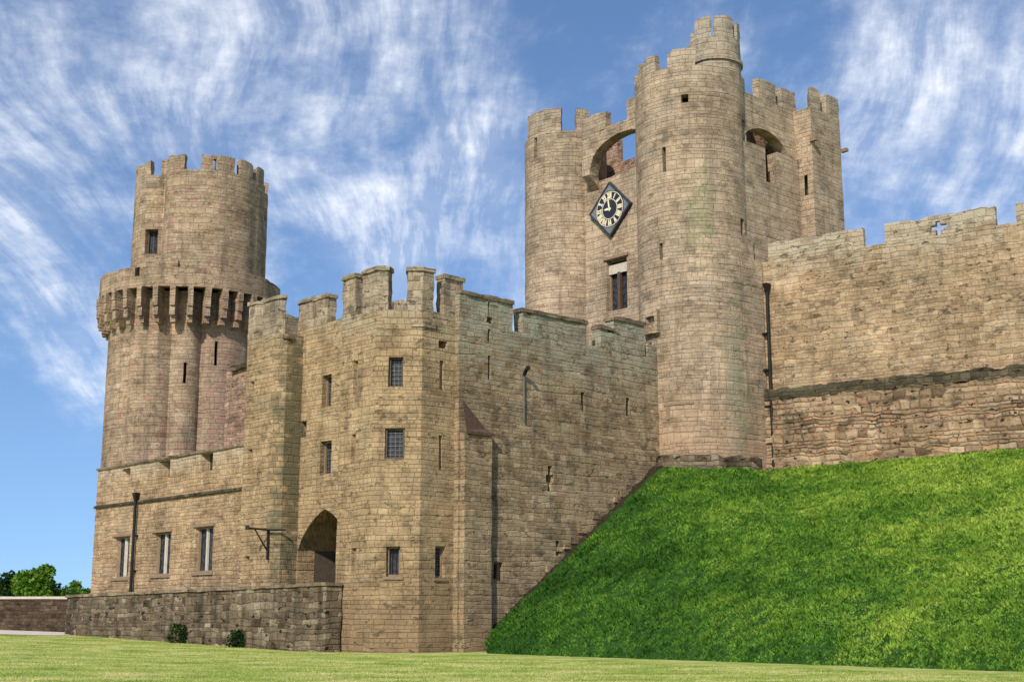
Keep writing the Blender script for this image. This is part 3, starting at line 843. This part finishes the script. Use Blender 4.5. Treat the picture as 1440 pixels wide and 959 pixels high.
db = newbm(); strip(db, [(1.12 * math.sin(2 * math.pi * k / 48), 1.12 * math.cos(2 * math.pi * k / 48)) for k in range(48)][::-1], .19, .20)
obj("dial", db, M_clockface, T)
fbm = newbm()
cs4 = ((1, 0), (0, 1), (-1, 0), (0, -1))
for i in range(4):
    a, b = cs4[i], cs4[(i + 1) % 4]
    strip(fbm, [(a[0] * 1.68, a[1] * 1.68), (b[0] * 1.68, b[1] * 1.68), (b[0] * 1.54, b[1] * 1.54), (a[0] * 1.54, a[1] * 1.54)], .0, .24)
obj("frame", fbm, M_clockedge, T)
ROM = ["XII", "I", "II", "III", "IIII", "V", "VI", "VII", "VIII", "IX", "X", "XI"]
def numeral(txt, ang):
    """roman numeral drawn with strokes, its foot towards the centre"""
    bm = newbm(); h = .34; w = {'I': .085, 'V': .19, 'X': .19}
    tot = sum(w[c] for c in txt); x = -tot / 2
    ca_, sa_ = math.cos(ang), math.sin(ang); r0 = .82
    def P(px, py):                      # local: px right, py up from r0 outward
        return (px * ca_ + (r0 + py) * sa_, -px * sa_ + (r0 + py) * ca_)
    def bar(x0, y0, x1, y1, t):
        dx, dy = x1 - x0, y1 - y0; l = math.hypot(dx, dy); nx, ny = -dy / l * t / 2, dx / l * t / 2
        strip(bm, [P(x0 + nx, y0 + ny), P(x0 - nx, y0 - ny), P(x1 - nx, y1 - ny), P(x1 + nx, y1 + ny)], .20, .225)
    for c in txt:
        m = x + w[c] / 2
        if c == 'I': bar(m, -h / 2, m, h / 2, .062)
        if c == 'V': bar(m - .06, h / 2, m, -h / 2, .072); bar(m + .06, h / 2, m, -h / 2, .05)
        if c == 'X': bar(m - .06, h / 2, m + .06, -h / 2, .072); bar(m + .06, h / 2, m - .06, -h / 2, .05)
        x += w[c]
    return bm
for i, tx in enumerate(ROM): obj("numeral", numeral(tx, 2 * math.pi * i / 12), M_gilt, T)
rb = newbm()
for r in (1.03, .58):
    for k in range(48):
        a, b = 2 * math.pi * k / 48, 2 * math.pi * (k + 1) / 48
        strip(rb, [(r * math.sin(a), r * math.cos(a)), ((r + .035) * math.sin(a), (r + .035) * math.cos(a)), ((r + .035) * math.sin(b), (r + .035) * math.cos(b)), (r * math.sin(b), r * math.cos(b))], .20, .215)
bmesh.ops.remove_doubles(rb, verts=rb.verts, dist=.0005)
obj("minute_ring", rb, M_gilt, T)
for ang, L, wd_ in ((R_(-88), .46, .10), (R_(-8), .78, .07)):
    hb = newbm(); s_, c_ = math.sin(ang), math.cos(ang)
    pts = [(-wd_ * .5, -.14), (wd_ * .5, -.14), (wd_ * .7, L * .5), (0, L), (-wd_ * .7, L * .5)]
    strip(hb, [(x * c_ + y * s_, -x * s_ + y * c_) for x, y in pts][::-1], .23, .255)
    obj("hand", hb, M_gilt, T)

# ------------------------------------------------------------------ gatehouse: right flank and rear turret
T = thing("gatehouse_flank_wall", "gatehouse wall right of the round tower with an arched recess under narrow tall merlons", "wall", tuple(C1 + W * 2 + U * 5) + (0,))
k0 = C1 + W * 2.95
q_p = Path([k0 + U * 1.0, k0 + U * 9.6])
no = q_p.rect(1077, 1094, 222, 258)
wall_part("wall", T, q_p, 6, 27.5, .7, M_clock, [(no[0], no[1], no[2], 29)], wear=.15, jit=.02)
obj("chamber_floor", polycap(newbm(), Path([k0 + U * 1.0 - W * .9, k0 + U * 9 - W * .9, k0 + U * 9 - W * 2.3, k0 + U * 1 - W * 2.3], True), 26.0), M_roof, T)
k1 = C1 + W * 2.72
q1_p = Path([k1 + U * .6, k1 + U * 9.4])
zsp = q1_p.hit(1108, 226)[1]; zap = q1_p.hit(1078, 184)[1]
ua_, ub_ = q1_p.hit(1044, 200)[0], q1_p.hit(1108, 215)[0]
ZQ = q1_p.hit(1095, 149)[1]
bm = flying(q1_p, ua_, ub_, zsp, zap, ZQ, .75); jitter(bm, .02); obj("flying_arch", bm, M_clock, T, 40)
bm = shell(newbm(), q1_p, 26.5, ZQ, .75, ua=ub_, ub=q1_p.hit(1137, 200)[0], d0=.002); jitter(bm, .02); obj("arch_pier", bm, M_clock, T, 34)
merlons(T, q1_p, px_specs(q1_p, [(1066, 1090, 114), (1099, 1118, 127)]), ZQ, .4, M_clock, wear=.05)
ik_p = Path([k0 + U * 1 - W * 2.2, k0 + U * 9.6 - W * 2.2])
wall_part("inner_wall", T, ik_p, 24, 30.6, .5, M_pink)

T = thing("rear_turret", "plain square turret at the gatehouse's right end, right of the arched recess", "turret", tuple(C1 + W * 2 + U * 10.5) + (0,))
e0 = C1 + W * 3.9
tt_a = Path([e0 + U * 2, e0 + U * 20])
ta, tb = tt_a.hit(1146, 300)[0] + 2, tt_a.hit(1187, 300)[0] + 2
rt_p = Path([e0 + U * ta - W * 4.0, e0 + U * ta, e0 + U * tb, e0 + U * tb - W * 4.0], True)
slr = rt_p.rect(1131.5, 1136.5, 246, 275)
ZE = rt_p.hit(1170, 163)[1]
wall_part("wall", T, rt_p, 6, ZE, .55, M_clock, [slr], jit=.02)
merlons(T, rt_p, px_specs(rt_p, [(1138, 1153, 124), (1162, 1184, 137)]), ZE, .4, M_clock, wear=.05)
for x, y in ((1143, 198), (1186.5, 212)):
    u, z = rt_p.hit(x, y); p = rt_p.at(u, -.15); bm = newbm(); n = rt_p.normal(u)
    box(bm, (p.x, p.y, z), (.42, .26, .2), math.atan2(n.y, n.x)); jitter(bm, .03); obj("water_spout", bm, M_frame, T)
obj("roof", polycap(newbm(), rt_p, 30.6, .3), M_roof, T)

# ------------------------------------------------------------------ curtain wall on the right
DC = Vector((math.cos(R_(35)), -math.sin(R_(35))))
P0 = Vector((13.66, 72.1))
T = thing("curtain_wall", "weathered curtain wall above the grass bank with a cross shaped loop in one merlon", "wall", (22, 69, 9))
cu_p = Path([P0 - DC * .3, P0 + DC * 24])
ZK = 20.6
wall_part("wall", T, cu_p, 13.2, ZK, 1.6, M_curt, [], jit=.05, du=.5, dz=.5)
c0, c1 = cu_p.rect(1316.5, 1323, 315, 346), cu_p.rect(1308, 1332, 321, 331)
cx = [(c0[0], c0[1], 20.55, 21.33), (c1[0], c1[1], 20.92, 21.12)]
merlons(T, cu_p, px_specs(cu_p, [(1079, 1214, 326), (1242.5, 1400, 300), (1428, 1560, 280)], 21.65), ZK, .30, M_curt, None, slots=cx, wear=.14, jit=.045)
lo_p = Path([P0 + DC * .12, P0 + DC * 24])
bm = shell(newbm(), lo_p, 8.0, 12.93, 1.9, d0=-.32, du=.4, dz=.35, wear=.12); jitter(bm, .11, 1.5); obj("footing", bm, M_curtlow, T, 30)
bm = shell(newbm(), lo_p, 12.9, 13.5, 1.2, d0=-.34, du=.16, dz=.16, wear=.22); jitter(bm, .06, 2.3); obj("mossy_ledge", bm, M_dark_stone, T, 30)
# short return with a little arched opening beside the round tower
rt0 = Path([C1 + W * 3.12 + U * .2, C1 + W * 3.12 + U * 2.0])
r_o = rt0.rect(1059, 1072, 332, 366)
bm = shell(newbm(), rt0, 8.3, 21.9, .8, [r_o], wear=.4, du=.3, dz=.4); jitter(bm, .04, 1.8)
T2 = thing("return_wall", "narrow strip of wall between the round tower and the curtain wall", "wall", (13, 73.5, 8.5))
obj("wall", bm, M_clock, T2, 30)

# ------------------------------------------------------------------ moat-side wall in front of the range, boundary wall at far left
T = thing("bridge_parapet_wall", "dark grey mottled stone wall along the lawn in front of the low range and gate", "wall", tuple(A - U * .9 + V * 12) + (0,))
la = A - U * .9
lw_p = Path([la + V * 29.2 + U * 5.5, la + V * 28.8, la + V * 2.15, la + V * 2.1 + U * .8])
zt = lw_p.hit(470, 822)[1]
bm = shell(newbm(), lw_p, -.5, zt, .6, du=.5, dz=.35, wear=.06); 
for v in bm.verts:                       # the wall top falls a little towards its far end
    f = (Vector((v.co.x, v.co.y)) - la).dot(V) / 27
    if v.co.z > 1.5: v.co.z -= .28 * f
jitter(bm, .045, 1.6); obj("wall", bm, M_low, T, 30)
bm = shell(newbm(), lw_p, zt - .02, zt + .13, .78, d0=-.08, du=.6, wear=.1)
for v in bm.verts: v.co.z -= .28 * (Vector((v.co.x, v.co.y)) - la).dot(V) / 27
jitter(bm, .03, 2.2); obj("coping", bm, M_coping, T, 30)

T = thing("boundary_wall", "low brown wall with pale coping at the far left edge beyond the pale path", "wall", (-32, 88, .6))
bw_p = Path([(-60, 90.5), (-25.5, 86.5)])
wall_part("wall", T, bw_p, 0, 2.62, .5, M_far, jit=.03)
bm = shell(newbm(), bw_p, 2.62, 2.78, .66, d0=-.08, du=1); jitter(bm, .02); obj("coping", bm, M_mull, T)

# ------------------------------------------------------------------ ironwork
def drainpipe(name_label, path, px, ytop, ybot, rad=.07, hopper=True, off=.13):
    u, zt_ = path.hit(px, ytop); zb_ = path.hit(px, ybot)[1]
    p = path.at(u, -off); n = path.normal(u)
    T = thing("drainpipe", name_label, "drainpipe", (p.x, p.y, zb_))
    obj("pipe", tube(newbm(), [(p.x, p.y, zb_), (p.x, p.y, zt_ - .25)], rad, 12), M_iron, T, 40)
    bm = newbm(); box(bm, (p.x, p.y, zt_ - .05), (.42, .30, .46), math.atan2(n.y, n.x) + math.pi / 2, 1.0)
    for v in bm.verts:
        if v.co.z < zt_ - .1:
            v.co.x = p.x + (v.co.x - p.x) * .45; v.co.y = p.y + (v.co.y - p.y) * .45
    if hopper: obj("hopper", bm, M_iron, T)
    else: bm.free()
    k = 0; z = zb_ + 1.2
    while z < zt_ - .6:
        bm = newbm(); c = path.at(u, -off * .5)
        box(bm, (c.x, c.y, z), (rad * 3.2, off + rad, .09), math.atan2(n.y, n.x) + math.pi / 2); obj("bracket", bm, M_iron, T); z += 2.0
    return T
drainpipe("black iron drainpipe with hopper head between windows of the low range", rg_p, 197, 697, 832, .085, True, .2)
drainpipe("tall dark drainpipe on the wall strip right of the round tower", rt0, 1071, 405, 655, .085, True, .34)

T = thing("lead_spout", "small black lead water spout jutting from the side wall with thin pipe below", "spout", tuple(side_p.at(side_p.hit(735, 520)[0])) + (13.5,))
u, z = side_p.hit(735, 525); p = side_p.at(u, -.1); n = side_p.normal(u)
q = side_p.at(u - .08, -.5)
bm = newbm(); tube(bm, [(p.x, p.y, z - .1), ((p.x + q.x) / 2, (p.y + q.y) / 2, z + .12), (q.x, q.y, z + .2)], [.09, .09, .12], 10); obj("spout", bm, M_iron, T, 40)
zz = side_p.hit(735, 592)[1]
bm = newbm(); tube(bm, [(p.x, p.y, z - .1), (p.x, p.y, zz)], .035, 8); obj("pipe", bm, M_lead, T, 40)

T = thing("iron_bracket", "black iron lamp bracket arm fixed on the turret left of the gate arch", "bracket", tuple(lt_p.at(lt_p.hit(376, 750)[0])) + (5.0,))
u, z = lt_p.hit(377, 745); c = lt_p.at(u, -.08); n = Vector((.0, -1.0))
a = Vector((c.x - .85, c.y - .62)); b_ = Vector((c.x + .95, c.y - .25))
bm = newbm(); tube(bm, [(a.x, a.y, z + .05), (c.x, c.y - .3, z), (b_.x, b_.y, z)], .055, 8); obj("arm", bm, M_iron, T, 40)
bm = newbm(); tube(bm, [(c.x + .08, c.y - .12, z + .02), (c.x + .08, c.y - .12, z - 1.45)], .06, 8); obj("wall_post", bm, M_iron, T, 40)
bm = newbm(); tube(bm, [(c.x - .5, c.y - .45, z), (c.x - .2, c.y - .3, z - .55), (c.x + .05, c.y - .14, z - 1.0)], .04, 8); obj("strut", bm, M_iron, T, 40)
bm = newbm(); box(bm, (a.x, a.y, z + .08), (.16, .12, .2)); obj("finial", bm, M_iron, T)

# ------------------------------------------------------------------ ground, road, bank
def ground_z(x, y):
    return 0.031 * np.clip(-x - 10, 0, 40) * np.clip((y - 25) / 30, 0, 1)

def grid_obj(name, X, Y, Z, mat, kind='structure'):
    nx, ny = X.shape
    co = np.stack([X, Y, Z], -1).reshape(-1, 3)
    idx = np.arange(nx * ny).reshape(nx, ny)
    F = np.stack([idx[:-1, :-1], idx[1:, :-1], idx[1:, 1:], idx[:-1, 1:]], -1).reshape(-1, 4)
    me = bpy.data.meshes.new(name); me.from_pydata(co.tolist(), [], F.tolist()); me.shade_smooth()
    me.materials.append(mat); o = bpy.data.objects.new(name, me); COL.objects.link(o); o["kind"] = kind
    return o

def grass_mat(name, cols, soil=None, blades=False, scale=.5):
    m, g, b = mat_new(name)
    geo = g.n.new('ShaderNodeNewGeometry'); P = geo.outputs['Position']
    n1 = g.noise(P, scale, 4, .6); n2 = g.noise(P, 3.0, 3, .6)
    px, py, pz = g.sep(P)
    f = g.math('ADD', g.math('MULTIPLY', n1, .7), g.math('MULTIPLY', n2, .3))
    return m, g, b, P, f, px, py, pz

# lawn
m_lawn, g, b, P, f, px, py, pz = grass_mat("lawn_turf", None, scale=.35)
st = g.noise(g.vmath('MULTIPLY', P, (.6, .9, 1.0)), .7, 5, .65)
f2 = g.math('ADD', g.math('MULTIPLY', f, .35), g.math('ADD', g.math('MULTIPLY', st, .4), g.math('MULTIPLY', g.noise(P, 2.2, 6, .75), .25)))
lawn_col = g.ramp(f2, [(.40, (.15, .25, .036)), (.49, (.34, .40, .09)), (.57, (.55, .51, .20))])
g.l.new(lawn_col, b.inputs['Base Color']); b.inputs['Roughness'].default_value = .95; b.inputs['Specular IOR Level'].default_value = .1
bp = g.n.new('ShaderNodeBump'); bp.inputs['Distance'].default_value = .04; bp.inputs['Strength'].default_value = .8
g.l.new(g.noise(P, 22, 4, .7), bp.inputs['Height']); g.l.new(bp.outputs[0], b.inputs['Normal'])
ax = np.unique(np.concatenate([-np.geomspace(3000, 60, 18), np.linspace(-60, 60, 61), np.geomspace(60, 3000, 18)]))
ay = np.unique(np.concatenate([-np.geomspace(400, 10, 8), np.linspace(-10, 140, 76), np.geomspace(140, 5000, 16)]))
X, Y = np.meshgrid(ax, ay, indexing='ij')
grid_obj("ground", X, Y, ground_z(X, Y), m_lawn)

# pale path on the left
m_path, g, b, P, f, px, py, pz = grass_mat("pale_gravel", None, scale=2)
g.l.new(g.ramp(f, [(.3, (.52, .44, .36)), (.7, (.68, .60, .51))]), b.inputs['Base Color']); b.inputs['Roughness'].default_value = .95
t = np.linspace(0, 1, 30)[:, None]; s = np.linspace(0, 1, 10)[None, :]
xa_, ya_ = -62 + t * 36.4 + s * 0, 66.5 + t * 11.0
X = xa_ + 0 * s; Y = ya_ * (1 - s) + s * (91 - t * 4.8)
grid_obj("path", X, Y, ground_z(X, Y) + .02, m_path)

# grass bank
FN, TN = 140, 90
Aw = Vector((-2.11, 61.5)) - W * .28
top = [(Aw.x + 1.35 * U.x + .3 * W.x, Aw.y + 1.35 * U.y + .3 * W.y, .35), (Aw.x + 2.0 * U.x, Aw.y + 2.0 * U.y, 1.05), (Aw.x + 13.5 * U.x, Aw.y + 13.5 * U.y, 9.35), (9.0, 69.6, 9.0), (11.5, 69.7, 9.05), (13.0, 70.6, 9.0),
       (P0.x - W.x * 0 - .35, P0.y - .35, 9.1), (P0.x + DC.x * 14 - .18, P0.y + DC.y * 14 - .26, 9.38), (P0.x + DC.x * 26, P0.y + DC.y * 26 - .3, 9.45)]
ts = [0, .04, .34, .40, .45, .49, .52, .82, 1.0]
foot0, foot1 = np.array([-1.05, 59.3]), np.array([25.5, 27.0])
sv = np.linspace(0, 1, FN); wv_ = np.linspace(0, 1, TN)
TP = np.stack([np.interp(sv, ts, [p[k] for p in top]) for k in range(3)], -1)
FP = foot0[None] + (foot1 - foot0)[None] * sv[:, None]
def bank_point(si, wi):
    T_ = np.stack([np.interp(si, ts, [p[k] for p in top]) for k in range(3)], -1)
    F_ = foot0[None] + (foot1 - foot0)[None] * si[:, None]
    xy = F_ + (T_[:, :2] - F_) * wi[:, None]
    wob = (np.sin(si * 131) * .10 + np.sin(si * 310 + 1) * .06) * np.exp(-wi * 12)
    xy = xy + np.array([.77, .638])[None] * wob[:, None]
    h = T_[:, 2] * wi
    L_ = np.linalg.norm(T_[:, :2] - F_, axis=1)
    bump = np.sin(xy[:, 0] * 1.1 + np.sin(xy[:, 1] * .7) * 1.3) * np.sin(xy[:, 1] * 1.3 + xy[:, 0] * .4) * .13 + np.sin(xy[:, 0] * 2.7 + xy[:, 1] * 1.9) * .05 \
        + np.sin(xy[:, 0] * .45 - xy[:, 1] * .3) * .12 \
        + np.sin(xy[:, 0] * 4.3 + 1.7 * np.sin(xy[:, 1] * 2.1)) * np.sin(xy[:, 1] * 4.9 + 1.9 * np.sin(xy[:, 0] * 1.7)) * .075
    h = h + bump * np.clip(3 * wi * (1 - wi) ** 1.5, 0, 1) * np.clip(L_ / 8, 0, 1) + .03 - .09 * np.exp(-wi * 40)
    return xy[:, 0], xy[:, 1], h
SS, WW = np.meshgrid(sv, wv_, indexing='ij')
bx, by, bz = bank_point(SS.ravel(), WW.ravel())
m_soil, g, b, P, f, px, py, pz = grass_mat("bank_soil", None, scale=1.5)
m_earth = simple('bare_earth', (.035, .026, .016), 1.0, var=.5, scale=5, spec=0.0)
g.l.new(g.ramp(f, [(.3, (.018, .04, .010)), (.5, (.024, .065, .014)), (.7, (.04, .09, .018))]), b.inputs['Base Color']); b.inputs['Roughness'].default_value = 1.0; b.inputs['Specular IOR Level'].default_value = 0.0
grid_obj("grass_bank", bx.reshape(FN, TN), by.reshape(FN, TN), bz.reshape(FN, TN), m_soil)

ns, nw = 60, 8
S2, W2 = np.meshgrid(np.linspace(0.0, .36, ns), np.linspace(.962, 1.0, nw), indexing='ij')
ex, ey, ez = bank_point(S2.ravel(), W2.ravel())
lip = (np.sin(ex * 5.1 + ey * 2.0) * .06 + np.sin(ex * 11.0 - ey * 7.0) * .04 + .09) * np.clip((W2.ravel() - .962) / .03, 0, 1)
grid_obj("bare_earth", ex.reshape(ns, nw), ey.reshape(ns, nw), (ez - .02 + lip).reshape(ns, nw), m_earth)


def blades(name, x, y, z, h, w, mat, lean=.45):
    n = len(x); a = RNG.uniform(0, 2 * np.pi, n); l = RNG.uniform(0, lean, n) * h; la_ = RNG.uniform(0, 2 * np.pi, n)
    dx_, dy_ = np.cos(a) * w / 2, np.sin(a) * w / 2
    co = np.empty((n, 3, 3)); z = z - .02
    co[:, 0] = np.stack([x - dx_, y - dy_, z], -1); co[:, 1] = np.stack([x + dx_, y + dy_, z], -1)
    co[:, 2] = np.stack([x + np.cos(la_) * l, y + np.sin(la_) * l, z + h], -1)
    me = bpy.data.meshes.new(name); me.vertices.add(n * 3); me.vertices.foreach_set("co", co.ravel())
    me.loops.add(n * 3); me.loops.foreach_set("vertex_index", np.arange(n * 3, dtype=np.int32))
    me.polygons.add(n); me.polygons.foreach_set("loop_start", np.arange(0, n * 3, 3, dtype=np.int32))
    me.update(calc_edges=True); me.materials.append(mat)
    o = bpy.data.objects.new(name, me); COL.objects.link(o); o["kind"] = "stuff"
    return o

def leaf_mat(name, build, trans=.35, vary=.35):
    m = bpy.data.materials.new(name); m.use_nodes = True; g = G(m.node_tree); g.n.clear()
    out = g.n.new('ShaderNodeOutputMaterial'); geo = g.n.new('ShaderNodeNewGeometry'); P = geo.outputs['Position']
    c = build(g, P)
    ri = g.mr(geo.outputs['Random Per Island'], 0, 1, 1 - vary, 1 + vary, smooth=False)
    c = g.mix(1.0, c, g.comb(ri, ri, ri), 'MULTIPLY')
    df = g.n.new('ShaderNodeBsdfDiffuse'); tr = g.n.new('ShaderNodeBsdfTranslucent'); mx = g.n.new('ShaderNodeMixShader')
    g.l.new(c, df.inputs[0]); g.l.new(c, tr.inputs[0]); mx.inputs[0].default_value = trans
    g.l.new(df.outputs[0], mx.inputs[1]); g.l.new(tr.outputs[0], mx.inputs[2]); g.l.new(mx.outputs[0], out.inputs[0])
    return m

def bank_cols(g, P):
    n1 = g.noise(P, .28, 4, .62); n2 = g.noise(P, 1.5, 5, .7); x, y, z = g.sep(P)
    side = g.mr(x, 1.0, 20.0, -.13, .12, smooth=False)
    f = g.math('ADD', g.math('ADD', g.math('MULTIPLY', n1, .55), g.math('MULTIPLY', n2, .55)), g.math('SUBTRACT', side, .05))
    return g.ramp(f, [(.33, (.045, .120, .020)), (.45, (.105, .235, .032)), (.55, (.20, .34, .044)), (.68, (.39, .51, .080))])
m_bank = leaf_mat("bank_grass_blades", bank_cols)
NB = 430000
# more samples where the bank is broad
Ls = np.linalg.norm(TP[:, :2] - FP, axis=1) * np.hypot(np.gradient(TP[:, 0] * .5 + FP[:, 0] * .5), np.gradient(TP[:, 1] * .5 + FP[:, 1] * .5))
cdf = np.cumsum(Ls); cdf /= cdf[-1]
si = np.interp(RNG.random(NB), cdf, sv); wi = RNG.random(NB) ** .85
x, y, z = bank_point(si, wi)
clump = (np.sin(x * 3.1 + np.sin(y * 2.3) * 2) * np.sin(y * 3.7 + np.sin(x * 1.9) * 2) + 1) / 2
keep = (RNG.random(NB) < .72 + .28 * clump) & ((wi < .985) | (RNG.random(NB) < .3)) & ((si > .36) | (wi < .95 - .16 * RNG.random(NB) ** 2))
x, y, z, clump = x[keep], y[keep], z[keep], clump[keep]
h = RNG.uniform(.06, .14, len(x)) * (.5 + 1.5 * clump ** 1.5)
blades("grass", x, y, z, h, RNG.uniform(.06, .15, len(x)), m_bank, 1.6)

def lawn_cols(g, P):
    f = g.math('ADD', g.math('MULTIPLY', g.noise(P, .35, 4, .6), .35), g.math('MULTIPLY', g.noise(P, 3.0, 3, .6), .15))
    f = g.math('ADD', g.math('MULTIPLY', f, .7), g.math('MULTIPLY', g.noise(g.vmath('MULTIPLY', P, (.6, .9, 1.0)), .7, 5, .65), .40))
    f = g.math('ADD', f, g.math('MULTIPLY', g.noise(P, 2.2, 6, .75), .25))
    return g.ramp(f, [(.40, (.17, .28, .04)), (.49, (.38, .44, .10)), (.57, (.60, .56, .23))])
m_lb = leaf_mat("lawn_blades", lawn_cols)
NL = 230000
y = 26 + 55 * RNG.random(NL) ** 1.25; x = (RNG.random(NL) - .5) * y * .86
fd = np.array([foot1[0] - foot0[0], foot1[1] - foot0[1]]); fd /= np.linalg.norm(fd)
inb = ((x - foot0[0]) * -fd[1] + (y - foot0[1]) * fd[0]) > -.02          # bank side of the foot line
lv = ((x - la.x) * U.x + (y - la.y) * U.y)                              # behind the moat wall
onp = (x < -26.6) & (y > 66.5 + (x + 62) / 36.4 * 11 - .1)
k = ~inb & (lv < -.15) & ~onp & ~((x > -8) & (x < -2) & (y > 60.3))
x, y = x[k], y[k]
blades("lawn_grass", x, y, ground_z(x, y), RNG.uniform(.02, .075, len(x)), RNG.uniform(.02, .05, len(x)), m_lb, 1.2)

# ------------------------------------------------------------------ trees and plants
def leafs(bm, pts, size):
    for p in pts:
        n = Vector((random.gauss(0, 1), random.gauss(0, 1), random.gauss(.5, 1))).normalized(); a = n.orthogonal().normalized(); b = n.cross(a)
        t = random.uniform(0, 6.28); a, b = a * math.cos(t) + b * math.sin(t), b * math.cos(t) - a * math.sin(t)
        s = size * random.uniform(.6, 1.3)
        bm.faces.new([bm.verts.new(p - a * s * .5), bm.verts.new(p + b * s * .32), bm.verts.new(p + a * s * .5), bm.verts.new(p - b * s * .32)])

def leaf_cols(lo, mid, hi):
    def f(g, P):
        n = g.math('ADD', g.math('MULTIPLY', g.noise(P, .8, 3, .6), .6), g.math('MULTIPLY', g.noise(P, 4.0, 2, .6), .4))
        return g.ramp(n, [(.35, lo), (.52, mid), (.66, hi)])
    return f
M_leaf_b = leaf_mat("leaves_bright", leaf_cols((.06, .14, .018), (.12, .235, .03), (.22, .33, .05)))
M_leaf_d = leaf_mat("leaves_dark", leaf_cols((.012, .03, .008), (.022, .05, .012), (.05, .095, .02)))
M_bark = simple("bark", (.07, .05, .035), .95, var=.3)

def tree(label, px, py_top, width_px, Y, mat, group, n=2600, zb=.5):
    k = Y / pix_dir(px, py_top).y; top_ = Vector((0, 0, CAM_Z)) + pix_dir(px, py_top) * k
    R = width_px / 1900 * Y * 1.0; H = top_.z - zb
    T = thing("tree", label, "tree", (top_.x, Y, zb), group)
    bm = newbm(); base = Vector((top_.x, Y, zb))
    tube(bm, [base, base + Vector((.1, 0, H * .4)), base + Vector((-.05, .1, H * .75))], [.22, .15, .06], 8)
    tube(bm, [base + Vector((.06, 0, H * .3)), base + Vector((R * .5, .2, H * .65))], [.1, .04], 6)
    tube(bm, [base + Vector((.06, 0, H * .32)), base + Vector((-R * .5, -.2, H * .68))], [.1, .04], 6)
    obj("trunk", bm, M_bark, T, 50)
    cl = []
    for i in range(24):
        a = random.uniform(0, 6.28); r = R * math.sqrt(random.random()) * .8
        zz = H * random.uniform(.22, .86) * (1 - .28 * (r / R) ** 2)
        cl.append((Vector((base.x + r * math.cos(a), Y + r * math.sin(a), zb + zz)), R * random.uniform(.22, .4)))
    cl.append((Vector((base.x, Y, zb + H * .88)), R * .25))
    pts = []
    for i in range(n):
        c, rr = random.choice(cl)
        v = Vector((random.gauss(0, 1), random.gauss(0, 1), random.gauss(0, 1))).normalized() * rr * random.random() ** .4
        v.z *= .8; pts.append(c + v)
    bm = newbm(); leafs(bm, pts, .40); obj("crown", bm, mat, T)
GT = "trees beyond the boundary wall"
tree("dark green round tree at the very left edge behind the boundary wall", 18, 806, 66, 118, M_leaf_d, GT, 6500)
tree("tallest bright green tree behind the far left boundary wall", 66, 792, 50, 112, M_leaf_b, GT, 6500)
tree("small bright green bush tree next to the low range's corner", 106, 815, 36, 122, M_leaf_b, GT, 3200)
tree("dark evergreen tree between the bright tree and the left edge tree", 42, 807, 40, 128, M_leaf_d, GT, 5000)

def fern(label, px, py0, py1, grp):
    u, zt_ = lw_p.hit(px, py0); zb_ = lw_p.hit(px, py1)[1]; p = lw_p.at(u, -.12)
    T = thing("shrub", label, "plant", (p.x, p.y, zb_), grp)
    bm = newbm(); H = (zt_ - zb_) * random.uniform(.85, 1.0); pts = []
    for i in range(520):
        a = random.uniform(0, math.pi); r = random.random() ** .6; q = random.random()
        spread = H * .70 * (1 - .35 * q) * (1 + .3 * math.sin(5 * a + px))
        pts.append(Vector((p.x + math.cos(a) * r * spread, p.y - abs(math.sin(a)) * r * spread * .6 - .03, zb_ - .05 + H * q)))
    leafs(bm, pts, .15)
    obj("foliage", bm, M_leaf_d, T)
    bm = newbm(); tube(bm, [(p.x, p.y, zb_ - .1), (p.x, p.y, zb_ + H * .3)], [.06, .02], 6); obj("stem", bm, M_bark, T)
fern("dark green plant at the dark wall's foot, nearer its far left corner", 259, 874, 905, "plants at the foot of the dark wall")
fern("dark green plant at the dark wall's foot, nearer the gate arch", 337, 880, 909, "plants at the foot of the dark wall")
